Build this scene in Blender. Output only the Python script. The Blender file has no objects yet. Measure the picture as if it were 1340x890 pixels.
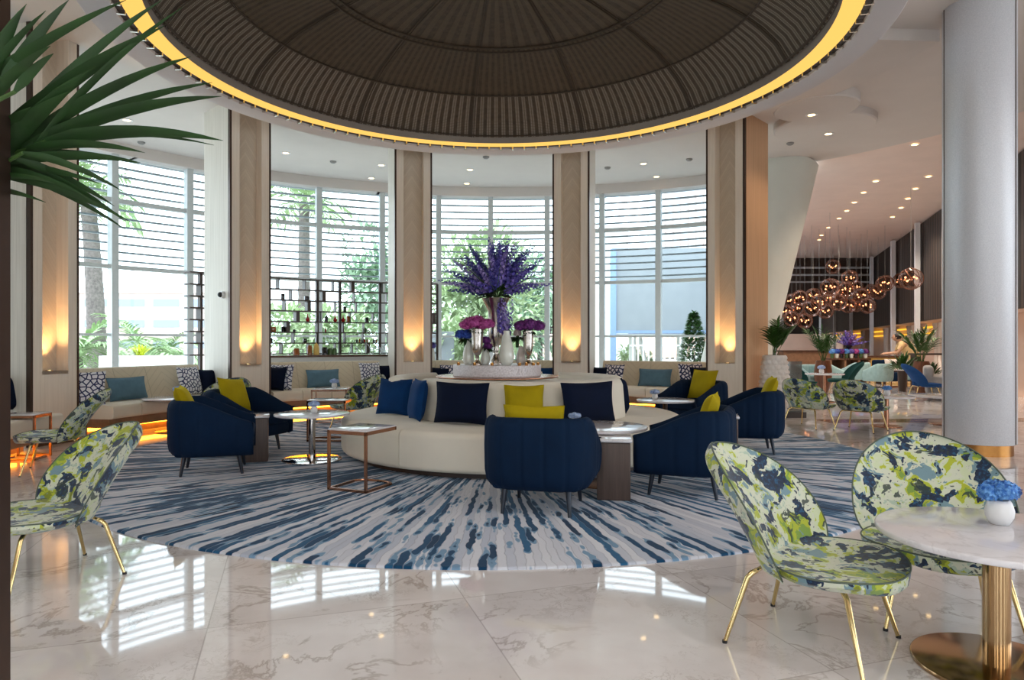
import bpy, math, random
from math import sin, cos, pi, sqrt, radians, atan2, hypot
from mathutils import Vector, Matrix

random.seed(7)
SC = bpy.context.scene
COL = SC.collection
F, CX, HY, EYE = 900.0, 670.0, 448.0, 1.3      # focal length, principal column, horizon row, eye height


def P(x, y, d):
    """world point seen at photo pixel (x, y) at depth d"""
    return Vector(((x - CX) / F * d, d, EYE - (y - HY) / F * d))


def G(x, y, z=0.0):
    d = (EYE - z) * F / (y - HY)
    return Vector(((x - CX) / F * d, d, z))


CC = Vector((-0.2, 8.3, 0))                     # centre of the rotunda


def on_arc(xp, r):
    """angle (from +Y towards +X) where the view ray of column xp meets the far side of the circle r"""
    u = (xp - CX) / F
    a = u * u + 1
    b = -2 * (u * CC.x + CC.y)
    c = CC.x ** 2 + CC.y ** 2 - r * r
    d = (-b + sqrt(max(b * b - 4 * a * c, 0))) / (2 * a)
    return atan2(u * d - CC.x, d - CC.y)


def arc_pt(al, r, z=0.0):
    return Vector((CC.x + r * sin(al), CC.y + r * cos(al), z))


# ---------------------------------------------------------------- mesh builder
class MB:
    def __init__(s):
        s.v, s.f = [], []

    def add(s, vs, fs):
        o = len(s.v)
        s.v += [tuple(v) for v in vs]
        s.f += [tuple(i + o for i in f) for f in fs]
        return s

    def box(s, c, size, rz=0.0, M=None):
        x, y, z = size[0] / 2, size[1] / 2, size[2] / 2
        vs = [Vector((a * x, b * y, e * z)) for a in (-1, 1) for b in (-1, 1) for e in (-1, 1)]
        R = M or Matrix.Rotation(rz, 3, 'Z')
        vs = [R @ v + Vector(c) for v in vs]
        return s.add(vs, [(0, 1, 3, 2), (4, 6, 7, 5), (0, 4, 5, 1), (2, 3, 7, 6), (0, 2, 6, 4), (1, 5, 7, 3)])

    def rbox(s, c, size, r=0.03, n=4, rz=0.0, M=None, fn=None):
        """box with rounded edges"""
        h = [size[0] / 2, size[1] / 2, size[2] / 2]
        r = min(r, *h)
        k = n + 1
        ts = [[-h[i] + r * (1 - cos(pi / 2 * j / n)) for j in range(k)] +
              [h[i] - r * (1 - cos(pi / 2 * (n - j) / n)) for j in range(k)] for i in range(3)]
        m = 2 * k
        R = M or Matrix.Rotation(rz, 3, 'Z')
        C = Vector(c)
        for ax in range(3):
            a, b = (ax + 1) % 3, (ax + 2) % 3
            for sg in (-1, 1):
                vs = []
                for i in range(m):
                    for j in range(m):
                        p = [0, 0, 0]
                        p[ax] = sg * h[ax]
                        p[a] = ts[a][i]
                        p[b] = ts[b][j]
                        q = Vector([max(-h[t] + r, min(h[t] - r, p[t])) for t in range(3)])
                        d = Vector(p) - q
                        w = q + d.normalized() * r if d.length > 1e-9 else q
                        if fn:
                            w = fn(w)
                        vs.append(R @ w + C)
                fs = [(i * m + j, (i + 1) * m + j, (i + 1) * m + j + 1, i * m + j + 1) for i in range(m - 1) for j in range(m - 1)]
                if sg < 0:
                    fs = [f[::-1] for f in fs]
                s.add(vs, fs)
        return s

    def tube(s, pts, r, n=10, cap=True, closed=False):
        pts = [Vector(p) for p in pts]
        rs = r if isinstance(r, (list, tuple)) else [r] * len(pts)
        N = len(pts)
        up = None
        vs = []
        for i, p in enumerate(pts):
            if closed:
                t = (pts[(i + 1) % N] - pts[i - 1])
            else:
                t = pts[min(i + 1, N - 1)] - pts[max(i - 1, 0)]
            t = t.normalized() if t.length > 1e-9 else Vector((0, 0, 1))
            if up is None:
                up = Vector((0, 0, 1)) if abs(t.z) < 0.9 else Vector((1, 0, 0))
            a = t.cross(up)
            if a.length < 1e-6:
                a = t.cross(Vector((0.3, 0.8, 0.5)))
            a.normalize()
            b = a.cross(t).normalized()
            up = b
            for k in range(n):
                q = 2 * pi * k / n
                vs.append(p + (a * cos(q) + b * sin(q)) * rs[i])
        fs = []
        M = N if closed else N - 1
        for i in range(M):
            j = (i + 1) % N
            for k in range(n):
                l = (k + 1) % n
                fs.append((i * n + k, i * n + l, j * n + l, j * n + k))
        if cap and not closed:
            fs.append(tuple(range(n - 1, -1, -1)))
            fs.append(tuple((N - 1) * n + k for k in range(n)))
        return s.add(vs, fs)

    def lathe(s, prof, n=32, c=(0, 0, 0), fn=None):
        vs, fs = [], []
        m = len(prof)
        C = Vector(c)
        for k in range(n):
            q = 2 * pi * k / n
            for i, (r, z) in enumerate(prof):
                rr = fn(r, z, q) if fn else r
                vs.append(C + Vector((rr * cos(q), rr * sin(q), z)))
        for k in range(n):
            l = (k + 1) % n
            for i in range(m - 1):
                fs.append((k * m + i, l * m + i, l * m + i + 1, k * m + i + 1))
        return s.add(vs, fs)

    def grid(s, fn, nu, nv, flip=False):
        vs = [fn(i / nu, j / nv) for i in range(nu + 1) for j in range(nv + 1)]
        fs = [(i * (nv + 1) + j, (i + 1) * (nv + 1) + j, (i + 1) * (nv + 1) + j + 1, i * (nv + 1) + j + 1)
              for i in range(nu) for j in range(nv)]
        if flip:
            fs = [f[::-1] for f in fs]
        return s.add(vs, fs)

    def ball(s, c, r, nu=14, nv=8, sc=(1, 1, 1)):
        C = Vector(c)

        def fn(u, v):
            a, b = 2 * pi * u, pi * (v - 0.5)
            return C + Vector((r * sc[0] * cos(b) * cos(a), r * sc[1] * cos(b) * sin(a), r * sc[2] * sin(b)))
        return s.grid(fn, nu, nv)

    def sweep(s, prof, c, a0, a1, n=24, ends=True, round_end=0.0, rmid=None):
        """closed (r, z) outline swept round c from angle a0 to a1 (angles from +Y to +X)"""
        C = Vector((c[0], c[1], 0))
        m = len(prof)
        rm = rmid if rmid is not None else sum(p[0] for p in prof) / m
        L = abs(a1 - a0) * rm
        ts = [i / n for i in range(n + 1)]
        if round_end > 0:
            e = round_end / L
            ts = [e * (1 - cos(pi / 2 * i / 5)) for i in range(5)] + [e + (1 - 2 * e) * i / n for i in range(n + 1)] + \
                 [1 - e * (1 - cos(pi / 2 * (4 - i) / 5)) for i in range(5)]
        vs = []
        for t in ts:
            a = a0 + (a1 - a0) * t
            k = 1.0
            if round_end > 0:
                dd = min(t, 1 - t) * L
                if dd < round_end:
                    k = sqrt(max(0.0, 1 - (1 - dd / round_end) ** 2)) * 0.75 + 0.25
            for r, z in prof:
                rr = rm + (r - rm) * k if round_end > 0 else r
                vs.append(C + Vector((rr * sin(a), rr * cos(a), z)))
        N = len(ts)
        fs = [(i * m + j, i * m + (j + 1) % m, (i + 1) * m + (j + 1) % m, (i + 1) * m + j) for i in range(N - 1) for j in range(m)]
        if ends:
            fs.append(tuple(range(m - 1, -1, -1)))
            fs.append(tuple((N - 1) * m + j for j in range(m)))
        return s.add(vs, fs)

    def ring(s, r0, r1, z0, z1, n=96, c=(0, 0)):
        """full ring with rectangular section"""
        pr = [(r0, z0), (r1, z0), (r1, z1), (r0, z1), (r0, z0)]
        return s.lathe(pr, n, (c[0], c[1], 0))

    def xf(s, M):
        s.v = [tuple(M @ Vector(v)) for v in s.v]
        return s


def rrect(r0, r1, z0, z1, rad, n=4, rads=None):
    """rounded rectangle outline in (r, z); rads = per-corner radii from (r0,z0) counter-clockwise"""
    rads = rads or [rad] * 4
    cs = [(r0, z0, 1, 1, pi), (r1, z0, -1, 1, 1.5 * pi), (r1, z1, -1, -1, 0), (r0, z1, 1, -1, 0.5 * pi)]
    out = []
    for (x, y, sx, sy, st), q in zip(cs, rads):
        if q <= 1e-6:
            out.append((x, y))
            continue
        for i in range(n + 1):
            a = st + pi / 2 * i / n
            out.append((x + sx * q + q * cos(a), y + sy * q + q * sin(a)))
    return out


def disc_prof(R, z0, z1, b=0.006, n=3):
    """lathe profile of a thick round slab with softened rim"""
    pr = [(0.0005, z0)]
    for i in range(n + 1):
        a = -pi / 2 + pi / 2 * i / n
        pr.append((R - b + b * cos(a), z0 + b + b * sin(a)))
    for i in range(n + 1):
        a = pi / 2 * i / n
        pr.append((R - b + b * cos(a), z1 - b + b * sin(a)))
    pr.append((0.0005, z1))
    return pr


def obj(name, mb, m, parent=None, loc=(0, 0, 0), rz=0.0, angle=40):
    me = bpy.data.meshes.new(name)
    me.from_pydata(mb.v, [], mb.f)
    me.validate()
    me.polygons.foreach_set('use_smooth', [True] * len(me.polygons))
    try:
        me.set_sharp_from_angle(angle=radians(angle))
    except Exception:
        pass
    for q in (m if isinstance(m, (list, tuple)) else [m]):
        me.materials.append(q)
    me.update()
    o = bpy.data.objects.new(name, me)
    COL.objects.link(o)
    o.location = loc
    o.rotation_euler = (0, 0, rz)
    if parent is not None:
        o.parent = parent
    return o


def tag(o, label, cat, group=None, kind=None):
    o['label'] = label
    o['category'] = cat
    if group:
        o['group'] = group
    if kind:
        o['kind'] = kind
    return o


def thing(name, label, cat, loc=(0, 0, 0), rz=0.0, group=None):
    o = bpy.data.objects.new(name, None)
    o.empty_display_size = 0.1
    COL.objects.link(o)
    o.location = loc
    o.rotation_euler = (0, 0, rz)
    return tag(o, label, cat, group)


def struct(name, mb, m, parent=None, label=None, **k):
    o = obj(name, mb, m, parent, **k)
    if parent is None:
        o['kind'] = 'structure'
    return o


def s_empty(name, loc=(0, 0, 0), rz=0.0):
    o = bpy.data.objects.new(name, None)
    COL.objects.link(o)
    o.location = loc
    o.rotation_euler = (0, 0, rz)
    o['kind'] = 'structure'
    return o


def kids(o):
    return [c for c in bpy.data.objects if c.parent == o]


def dup(root, loc, rz=None, label=None, group=None, scale=None, rot=None):
    def cp(o, par):
        c = o.copy()
        COL.objects.link(c)
        if par is not None:
            c.parent = par
        for ch in kids(o):
            cp(ch, c)
        return c
    r = cp(root, None)
    r.location = loc
    if rot is not None:
        r.rotation_euler = rot
    elif rz is not None:
        r.rotation_euler = (0, 0, rz)
    if label:
        r['label'] = label
    if group:
        r['group'] = group
    if scale:
        r.scale = scale
    return r


def face_rz(fx, fy):
    """rotation that turns local +Y to (fx, fy)"""
    return atan2(-fx, fy)


# ---------------------------------------------------------------- materials
def lin(c):
    return tuple((x / 12.92 if x <= 0.04045 else ((x + 0.055) / 1.055) ** 2.4) for x in [q / 255 for q in c]) + (1.0,)


class NT:
    def __init__(s, name):
        s.m = bpy.data.materials.new(name)
        s.m.use_nodes = True
        s.t = s.m.node_tree
        s.t.nodes.clear()
        s.out = s.t.nodes.new('ShaderNodeOutputMaterial')

    def n(s, typ, ins=None, out=0, **props):
        nd = s.t.nodes.new('ShaderNode' + typ)
        for k, v in props.items():
            setattr(nd, k, v)
        for k, v in (ins or {}).items():
            s.set(nd, k, v)
        return nd.outputs[out] if out is not None else nd

    def set(s, nd, k, v):
        sk = nd.inputs[k]
        if isinstance(v, bpy.types.NodeSocket):
            s.t.links.new(v, sk)
        else:
            sk.default_value = v

    def math(s, op, a, b=None, c=None):
        ins = {0: a}
        if b is not None:
            ins[1] = b
        if c is not None:
            ins[2] = c
        return s.n('Math', ins, operation=op)

    def mix(s, f, a, b, blend='MIX'):
        nd = s.n('Mix', {0: f, 6: a, 7: b}, out=None, data_type='RGBA', blend_type=blend)
        return nd.outputs[2]

    def ramp(s, f, stops, interp='LINEAR'):
        nd = s.n('ValToRGB', {0: f}, out=None)
        cr = nd.color_ramp
        cr.interpolation = interp
        while len(cr.elements) < len(stops):
            cr.elements.new(0.5)
        for e, (p, c) in zip(cr.elements, stops):
            e.position = p
            e.color = c if len(c) == 4 else tuple(c) + (1,)
        return nd.outputs[0]

    def step(s, f, lo, hi):
        return s.n('MapRange', {0: f, 1: lo, 2: hi, 3: 0.0, 4: 1.0}, interpolation_type='SMOOTHSTEP')

    def noise(s, v, scale=5, detail=2, rough=0.5, dist=0.0, out=0):
        return s.n('TexNoise', {'Vector': v, 'Scale': scale, 'Detail': detail, 'Roughness': rough, 'Distortion': dist}, out=out)

    def pos(s):
        return s.n('NewGeometry', out=0)

    def obj(s):
        return s.n('TexCoord', out=3)

    def xyz(s, v):
        nd = s.n('SeparateXYZ', {0: v}, out=None)
        return nd.outputs[0], nd.outputs[1], nd.outputs[2]

    def vec(s, x=0.0, y=0.0, z=0.0):
        return s.n('CombineXYZ', {0: x, 1: y, 2: z})

    def bump(s, h, strength=0.3, dist=0.01):
        return s.n('Bump', {'Height': h, 'Strength': strength, 'Distance': dist})

    def pr(s, col, rough=0.5, metal=0.0, normal=None, **k):
        ins = {'Base Color': col, 'Roughness': rough, 'Metallic': metal}
        if normal is not None:
            ins['Normal'] = normal
        ins.update({a.replace('_', ' '): b for a, b in k.items()})
        b = s.n('BsdfPrincipled', ins)
        s.t.links.new(b, s.out.inputs[0])
        return s.m

    def shader(s, sk):
        s.t.links.new(sk, s.out.inputs[0])
        return s.m


def plain(name, c, rough=0.5, metal=0.0, var=0.06, scale=20, bump=0.0, **k):
    t = NT(name)
    L = lin(c)
    p = t.obj()
    nz = t.noise(p, scale, 3)
    lo = tuple(x * (1 - var) for x in L[:3]) + (1,)
    hi = tuple(min(1, x * (1 + var)) for x in L[:3]) + (1,)
    col = t.ramp(nz, [(0.3, lo), (0.7, hi)])
    nrm = t.bump(nz, bump, 0.005) if bump else None
    return t.pr(col, rough, metal, nrm, **k)


def emit(name, c, s):
    t = NT(name)
    return t.shader(t.n('Emission', {'Color': lin(c), 'Strength': s}))


def fabric(name, c, rough=0.85, var=0.12, weave=260, sheen=0.3, nap=9):
    t = NT(name)
    p = t.obj()
    L = lin(c)
    a = t.noise(p, nap, 3)
    w = t.noise(p, weave, 1)
    col = t.ramp(a, [(0.25, tuple(x * (1 - var) for x in L[:3])), (0.75, tuple(min(1, x * (1 + var)) for x in L[:3]))])
    tint = tuple(min(1, x * 3 + 0.01) for x in L[:3]) + (1,)
    return t.pr(col, rough, 0.0, t.bump(w, 0.25, 0.002), Sheen_Weight=sheen, Sheen_Roughness=0.4, Sheen_Tint=tint, Specular_IOR_Level=0.2)


M = {}
M['white_ceiling'] = plain('white_ceiling', (216, 208, 202), 0.9, var=0.02, scale=2)
M['hall_ceiling'] = plain('hall_ceiling', (236, 216, 206), 0.9, var=0.03, scale=2)
M['soffit'] = plain('soffit', (208, 203, 204), 0.85, var=0.02, scale=2)
M['cove_grey'] = plain('cove_grey', (150, 138, 128), 0.8, var=0.03)
M['cove_light'] = emit('cove_light', (255, 204, 104), 1.3)
M['led_amber'] = emit('led_amber', (255, 158, 40), 16.0)
M['lamp_warm'] = emit('lamp_warm', (255, 214, 150), 9.0)
M['bulb'] = emit('bulb', (255, 176, 120), 6.0)
M['hall_glow'] = emit('hall_glow', (255, 190, 60), 1.6)
M['bronze'] = plain('bronze', (74, 58, 50), 0.35, 0.7)
M['dark_wood'] = plain('dark_wood', (62, 48, 42), 0.45)
M['brass'] = plain('brass', (222, 198, 142), 0.18, 1.0, var=0.03)
M['rose_bronze'] = plain('rose_bronze', (168, 124, 100), 0.25, 1.0, var=0.03)
M['chrome'] = plain('chrome', (205, 200, 196), 0.08, 1.0, var=0.02)
M['pewter'] = plain('pewter', (196, 190, 184), 0.2, 1.0, var=0.05)
M['black'] = plain('black', (24, 24, 28), 0.4)
M['dark_leg'] = plain('dark_leg', (38, 44, 56), 0.3, 0.3)
M['mullion'] = plain('mullion', (200, 206, 206), 0.5, var=0.03)
M['louver'] = plain('louver', (146, 154, 160), 0.5, var=0.03)
M['navy'] = fabric('navy_velvet', (2, 29, 56), sheen=0.12, nap=6)
M['navy_dark'] = fabric('navy_cushion', (2, 16, 42), sheen=0.1)
M['blue_velvet'] = fabric('blue_velvet', (3, 50, 98), sheen=0.2)
M['mustard'] = fabric('mustard_velvet', (166, 146, 10), sheen=0.5, nap=7)
M['teal_cushion'] = fabric('teal_cushion', (92, 124, 142), sheen=0.2)
M['cream'] = fabric('cream_upholstery', (232, 225, 209), var=0.04, sheen=0.15, nap=3)
M['teal_chair'] = fabric('teal_chair_fabric', (158, 190, 192), sheen=0.2)
M['green_velvet'] = fabric('green_velvet', (16, 58, 56), sheen=0.4)
M['royal_velvet'] = fabric('royal_velvet', (24, 62, 110), sheen=0.4)
M['grey_fabric'] = fabric('grey_fabric', (150, 148, 146), sheen=0.2)
M['leaf'] = plain('palm_leaf', (52, 92, 34), 0.42, var=0.35, scale=6)
M['leaf_dark'] = plain('dark_leaf', (26, 60, 14), 0.6, var=0.35, scale=9)
M['tree_leaf'] = plain('tree_leaf', (176, 194, 152), 0.6, var=0.35, scale=2)  # leaf green paled in the colour for outdoor glare and haze
M['tree_leaf_b'] = plain('olive_leaf', (160, 186, 158), 0.6, var=0.35, scale=2)  # second leaf tone, washed out with haze in its colour too
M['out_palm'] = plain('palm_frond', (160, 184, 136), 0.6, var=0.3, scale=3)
M['bark'] = plain('palm_bark', (112, 104, 100), 0.9, var=0.3, scale=12, bump=0.6)
M['stem'] = plain('stem', (62, 92, 40), 0.5)
M['white_china'] = plain('white_china', (232, 232, 232), 0.35, var=0.02)
M['concrete'] = plain('pale_render', (226, 226, 222), 0.8, var=0.04, scale=1)
M['paving'] = plain('paving', (200, 196, 188), 0.8, var=0.06, scale=1)
M['blue_paint'] = plain('blue_paint', (130, 155, 190), 0.6)
M['awning'] = plain('awning_cloth', (140, 146, 150), 0.8, var=0.04, scale=2)
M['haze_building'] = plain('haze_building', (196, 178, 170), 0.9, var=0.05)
M['window_band'] = plain('window_band', (140, 150, 165), 0.5)
M['terracotta'] = plain('terracotta', (190, 120, 90), 0.8)
M['skin'] = plain('skin', (196, 150, 122), 0.55, var=0.03)
M['hair'] = plain('hair', (30, 24, 22), 0.6)
M['shirt'] = fabric('yellow_shirt', (222, 190, 140))
M['fin_white'] = plain('fin_white', (226, 228, 232), 0.5, var=0.02)
M['pink_wall'] = plain('pink_plaster', (226, 196, 178), 0.8, var=0.04, scale=1)
M['curtain'] = fabric('white_curtain', (232, 222, 214), var=0.03)
M['candle'] = emit('candle_flame', (255, 190, 90), 6.0)
M['gold_glass'] = plain('gold_glass', (206, 150, 90), 0.15, 0.9)
M['golden_yellow'] = plain('golden_yellow', (214, 178, 96), 0.6)
M['soil'] = plain('soil', (52, 40, 32), 0.9)
M['red_glass'] = plain('red_glaze', (170, 28, 24), 0.15)
M['dark_bottle'] = plain('dark_bottle', (34, 30, 34), 0.12)
M['amber_bottle'] = plain('amber_bottle', (150, 84, 34), 0.12)
M['green_bottle'] = plain('green_bottle', (70, 96, 56), 0.12)
M['lime_leaf'] = plain('lime_leaf', (190, 200, 40), 0.5)


def mk_wood(name, a, b, sx=40, sz=2.0, rough=0.45):
    t = NT(name)
    x, y, z = t.xyz(t.obj())
    v = t.vec(t.math('MULTIPLY', x, sx), t.math('MULTIPLY', y, sx), t.math('MULTIPLY', z, sz))
    nz = t.noise(v, 1.0, 4, 0.6)
    return t.pr(t.ramp(nz, [(0.3, lin(a)), (0.7, lin(b))]), rough, 0, t.bump(nz, 0.1, 0.003))


M['table_brass'] = plain('table_brass', (176, 146, 108), 0.14, 1.0, var=0.03)
M['veneer'] = mk_wood('pale_veneer', (222, 208, 190), (234, 221, 204), 30, 1.2)
M['side_veneer'] = mk_wood('side_veneer', (206, 200, 188), (226, 221, 210), 46, 0.8, 0.55)
M['brown_wood'] = mk_wood('brown_wood', (70, 56, 50), (98, 80, 72), 30, 1.5)
M['apron_wood'] = mk_wood('apron_wood', (128, 96, 72), (156, 118, 90), 8, 8)
M['pot_wood'] = mk_wood('pot_wood', (70, 38, 22), (122, 72, 44), 26, 2.0, 0.35)
M['bar_wood'] = mk_wood('bar_wood', (70, 46, 34), (104, 70, 50), 8, 8)


def mk_herringbone():
    t = NT('herringbone_wood')
    x, y, z = t.xyz(t.obj())
    per = 0.18
    k = t.math('PINGPONG', t.math('ADD', x, 9.0), per)
    d = t.math('ADD', t.math('MULTIPLY', z, 1.0), t.math('MULTIPLY', k, 1.5))
    st = t.math('FRACT', t.math('MULTIPLY', d, 14.0))
    cell = t.math('FLOOR', t.math('MULTIPLY', d, 14.0))
    rnd = t.n('TexWhiteNoise', {'W': cell}, noise_dimensions='1D')
    col = t.ramp(rnd, [(0.0, lin((200, 184, 163))), (1.0, lin((208, 193, 172)))])
    line = t.step(st, 0.0, 0.12)
    return t.pr(t.mix(line, lin((186, 168, 147)), col), 0.5, 0, t.bump(line, 0.3, 0.004))


M['herringbone'] = mk_herringbone()


def mk_floor():
    t = NT('marble_floor')
    p = t.pos()
    x, y, z = t.xyz(p)
    a = radians(18)
    u = t.math('ADD', t.math('MULTIPLY', x, cos(a)), t.math('MULTIPLY', y, sin(a)))
    v = t.math('SUBTRACT', t.math('MULTIPLY', y, cos(a)), t.math('MULTIPLY', x, sin(a)))
    T = 1.2
    fu = t.math('ABSOLUTE', t.math('SUBTRACT', t.math('FRACT', t.math('DIVIDE', t.math('ADD', u, 0.35), T)), 0.5))
    fv = t.math('ABSOLUTE', t.math('SUBTRACT', t.math('FRACT', t.math('DIVIDE', t.math('ADD', v, 0.2), T)), 0.5))
    joint = t.step(t.math('MAXIMUM', fu, fv), 0.4965, 0.4985)
    cu = t.math('FLOOR', t.math('DIVIDE', t.math('ADD', u, 0.35), T))
    cv = t.math('FLOOR', t.math('DIVIDE', t.math('ADD', v, 0.2), T))
    off = t.n('TexWhiteNoise', {'Vector': t.vec(cu, cv, 0.0)}, out=1, noise_dimensions='3D')
    pv = t.n('VectorMath', {0: p, 1: t.n('VectorMath', {0: off, 3: 7.0}, operation='SCALE')}, operation='ADD')
    cloud = t.noise(pv, 1.6, 4, 0.55)
    base = t.ramp(cloud, [(0.3, lin((211, 205, 203))), (0.55, lin((228, 223, 222))), (0.75, lin((238, 236, 235)))])
    n1 = t.noise(pv, 2.2, 6, 0.62, 0.7)
    vein = t.math('SUBTRACT', 1.0, t.step(t.math('ABSOLUTE', t.math('SUBTRACT', n1, 0.5)), 0.0, 0.028))
    patch = t.step(t.noise(pv, 1.3, 2), 0.42, 0.60)
    n2 = t.noise(pv, 9, 5, 0.7, 0.5)
    fine = t.math('MULTIPLY', t.math('SUBTRACT', 1.0, t.step(t.math('ABSOLUTE', t.math('SUBTRACT', n2, 0.5)), 0.0, 0.03)), t.step(t.noise(pv, 2.0, 2), 0.50, 0.64))
    mk = t.math('MULTIPLY', t.math('MAXIMUM', t.math('MULTIPLY', vein, patch), t.math('MULTIPLY', fine, 0.6)), 0.45)
    col = t.mix(mk, base, lin((120, 98, 78)))
    col = t.mix(t.math('MULTIPLY', joint, 0.45), col, lin((140, 130, 124)))
    return t.pr(col, 0.035, 0, None, Specular_IOR_Level=1.0)


M['floor'] = mk_floor()


def mk_marble(name, a, b, rough=0.08):
    t = NT(name)
    p = t.pos()
    c = t.noise(p, 4, 4)
    n1 = t.noise(p, 3.0, 5, 0.6, 0.8)
    vein = t.math('MULTIPLY', t.math('SUBTRACT', 1.0, t.step(t.math('ABSOLUTE', t.math('SUBTRACT', n1, 0.5)), 0.0, 0.03)), 0.2)
    return t.pr(t.mix(vein, t.ramp(c, [(0.3, lin(a)), (0.7, lin(b))]), lin((165, 160, 160))), rough)


M['marble'] = mk_marble('white_marble', (214, 212, 216), (228, 226, 230))


def mk_block():
    t = NT('rough_marble')
    p = t.obj()
    nz = t.noise(p, 60, 4)
    return t.pr(t.ramp(nz, [(0.3, lin((196, 190, 192))), (0.7, lin((232, 228, 230)))]), 0.4, 0, t.bump(nz, 0.7, 0.006))


M['block'] = mk_block()


def mk_rug():
    t = NT('streaked_rug')
    p = t.obj()
    x, y, z = t.xyz(p)
    wob = t.noise(p, 5.0, 2)
    ang = t.math('ARCTAN2', y, x)
    r = t.math('SQRT', t.math('ADD', t.math('MULTIPLY', x, x), t.math('MULTIPLY', y, y)))
    N = 500.0
    a = t.math('ADD', t.math('MULTIPLY', ang, N / (2 * pi)), t.math('MULTIPLY', wob, 1.6))
    cell = t.math('FLOOR', a)
    fr = t.math('FRACT', a)
    rnd = t.n('TexWhiteNoise', {'W': cell}, noise_dimensions='1D')
    rnd2 = t.n('TexWhiteNoise', {'W': t.math('ADD', cell, 0.37)}, noise_dimensions='1D')
    rr = t.math('ADD', r, t.math('MULTIPLY', rnd, 0.8))
    big = t.noise(t.vec(t.math('MULTIPLY', t.math('COSINE', ang), 4.0), t.math('MULTIPLY', t.math('SINE', ang), 4.0), t.math('MULTIPLY', rr, 1.9)), 1.0, 3, 0.6)
    own = t.noise(t.vec(t.math('MULTIPLY', cell, 3.71), t.math('MULTIPLY', r, 0.85), 0.0), 1.0, 1)
    val = t.math('ADD', t.math('MULTIPLY', big, 0.5), t.math('MULTIPLY', own, 0.5))
    val = t.math('ADD', val, t.math('MULTIPLY', t.math('SUBTRACT', rnd2, 0.5), 0.16))
    cen = t.math('ABSOLUTE', t.math('SUBTRACT', fr, 0.5))
    val = t.math('SUBTRACT', val, t.math('MULTIPLY', t.math('MULTIPLY', cen, cen), 0.16))
    dark = t.step(val, 0.518, 0.53)
    mid = t.step(val, 0.485, 0.50)
    light = t.ramp(rnd, [(0.0, lin((180, 188, 204))), (0.5, lin((198, 202, 213))), (1.0, lin((214, 217, 225)))])
    col = t.mix(mid, light, lin((116, 150, 180)))
    col = t.mix(dark, col, t.ramp(rnd2, [(0.0, lin((6, 40, 70))), (0.75, lin((18, 70, 106))), (1.0, lin((44, 100, 140)))]))
    gap = t.math('ABSOLUTE', t.math('SUBTRACT', fr, 0.5))
    g = t.step(gap, 0.40, 0.5)
    col = t.mix(t.math('MULTIPLY', g, 0.35), col, lin((150, 150, 162)))
    h = t.math('SUBTRACT', 1.0, g)
    return t.pr(col, 0.9, 0, t.bump(t.math('ADD', h, t.math('MULTIPLY', t.noise(p, 220, 1), 0.4)), 0.6, 0.006), Sheen_Weight=0.12, Sheen_Roughness=0.5, Specular_IOR_Level=0.15)


M['rug'] = mk_rug()


def mk_dome():
    t = NT('woven_dome')
    p = t.obj()
    x, y, z = t.xyz(p)
    ang = t.math('ARCTAN2', y, x)
    r = t.math('SQRT', t.math('ADD', t.math('MULTIPLY', x, x), t.math('MULTIPLY', y, y)))
    inner = t.math('LESS_THAN', r, 2.2)
    outer = t.step(r, 3.18, 3.24)
    n = t.math('ADD', 180.0, t.math('MULTIPLY', inner, -110.0))
    s = t.math('FRACT', t.math('MULTIPLY', ang, t.math('DIVIDE', n, 2 * pi)))
    strip = t.math('MULTIPLY', t.step(s, 0.28, 0.40), t.math('SUBTRACT', 1.0, t.step(s, 0.80, 0.92)))
    s2 = t.math('ABSOLUTE', t.math('SUBTRACT', s, 0.60))
    split = t.step(s2, 0.03, 0.06)
    row = t.math('FRACT', t.math('MULTIPLY', t.math('ADD', r, t.math('MULTIPLY', z, -0.8)), 44.0))
    slat = t.math('MULTIPLY', t.step(row, 0.1, 0.3), t.math('SUBTRACT', 1.0, t.step(row, 0.7, 0.9)))
    dash = t.math('MULTIPLY', t.math('MULTIPLY', strip, split), slat)
    nz = t.noise(p, 14, 3)
    base = t.ramp(nz, [(0.3, lin((66, 54, 42))), (0.7, lin((88, 73, 57)))])
    weave = t.mix(t.math('MULTIPLY', strip, 0.6), base, lin((104, 88, 68)))
    weave = t.mix(t.math('MULTIPLY', t.math('SUBTRACT', 1.0, slat), 0.35), weave, lin((52, 42, 33)))
    col = t.mix(t.math('MULTIPLY', outer, dash), weave, lin((150, 138, 124)))
    big = t.math('ABSOLUTE', t.math('SUBTRACT', t.math('FRACT', t.math('MULTIPLY', t.math('ADD', ang, 0.12), 12 / (2 * pi))), 0.5))
    col = t.mix(t.math('MULTIPLY', t.math('SUBTRACT', 1.0, t.step(big, 0.012, 0.03)), 0.7), col, lin((58, 47, 36)))
    h = t.math('ADD', t.math('MULTIPLY', strip, 0.8), t.math('MULTIPLY', slat, 0.5))
    return t.pr(col, 0.75, 0, t.bump(h, 0.5, 0.012))


M['dome'] = mk_dome()


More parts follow.
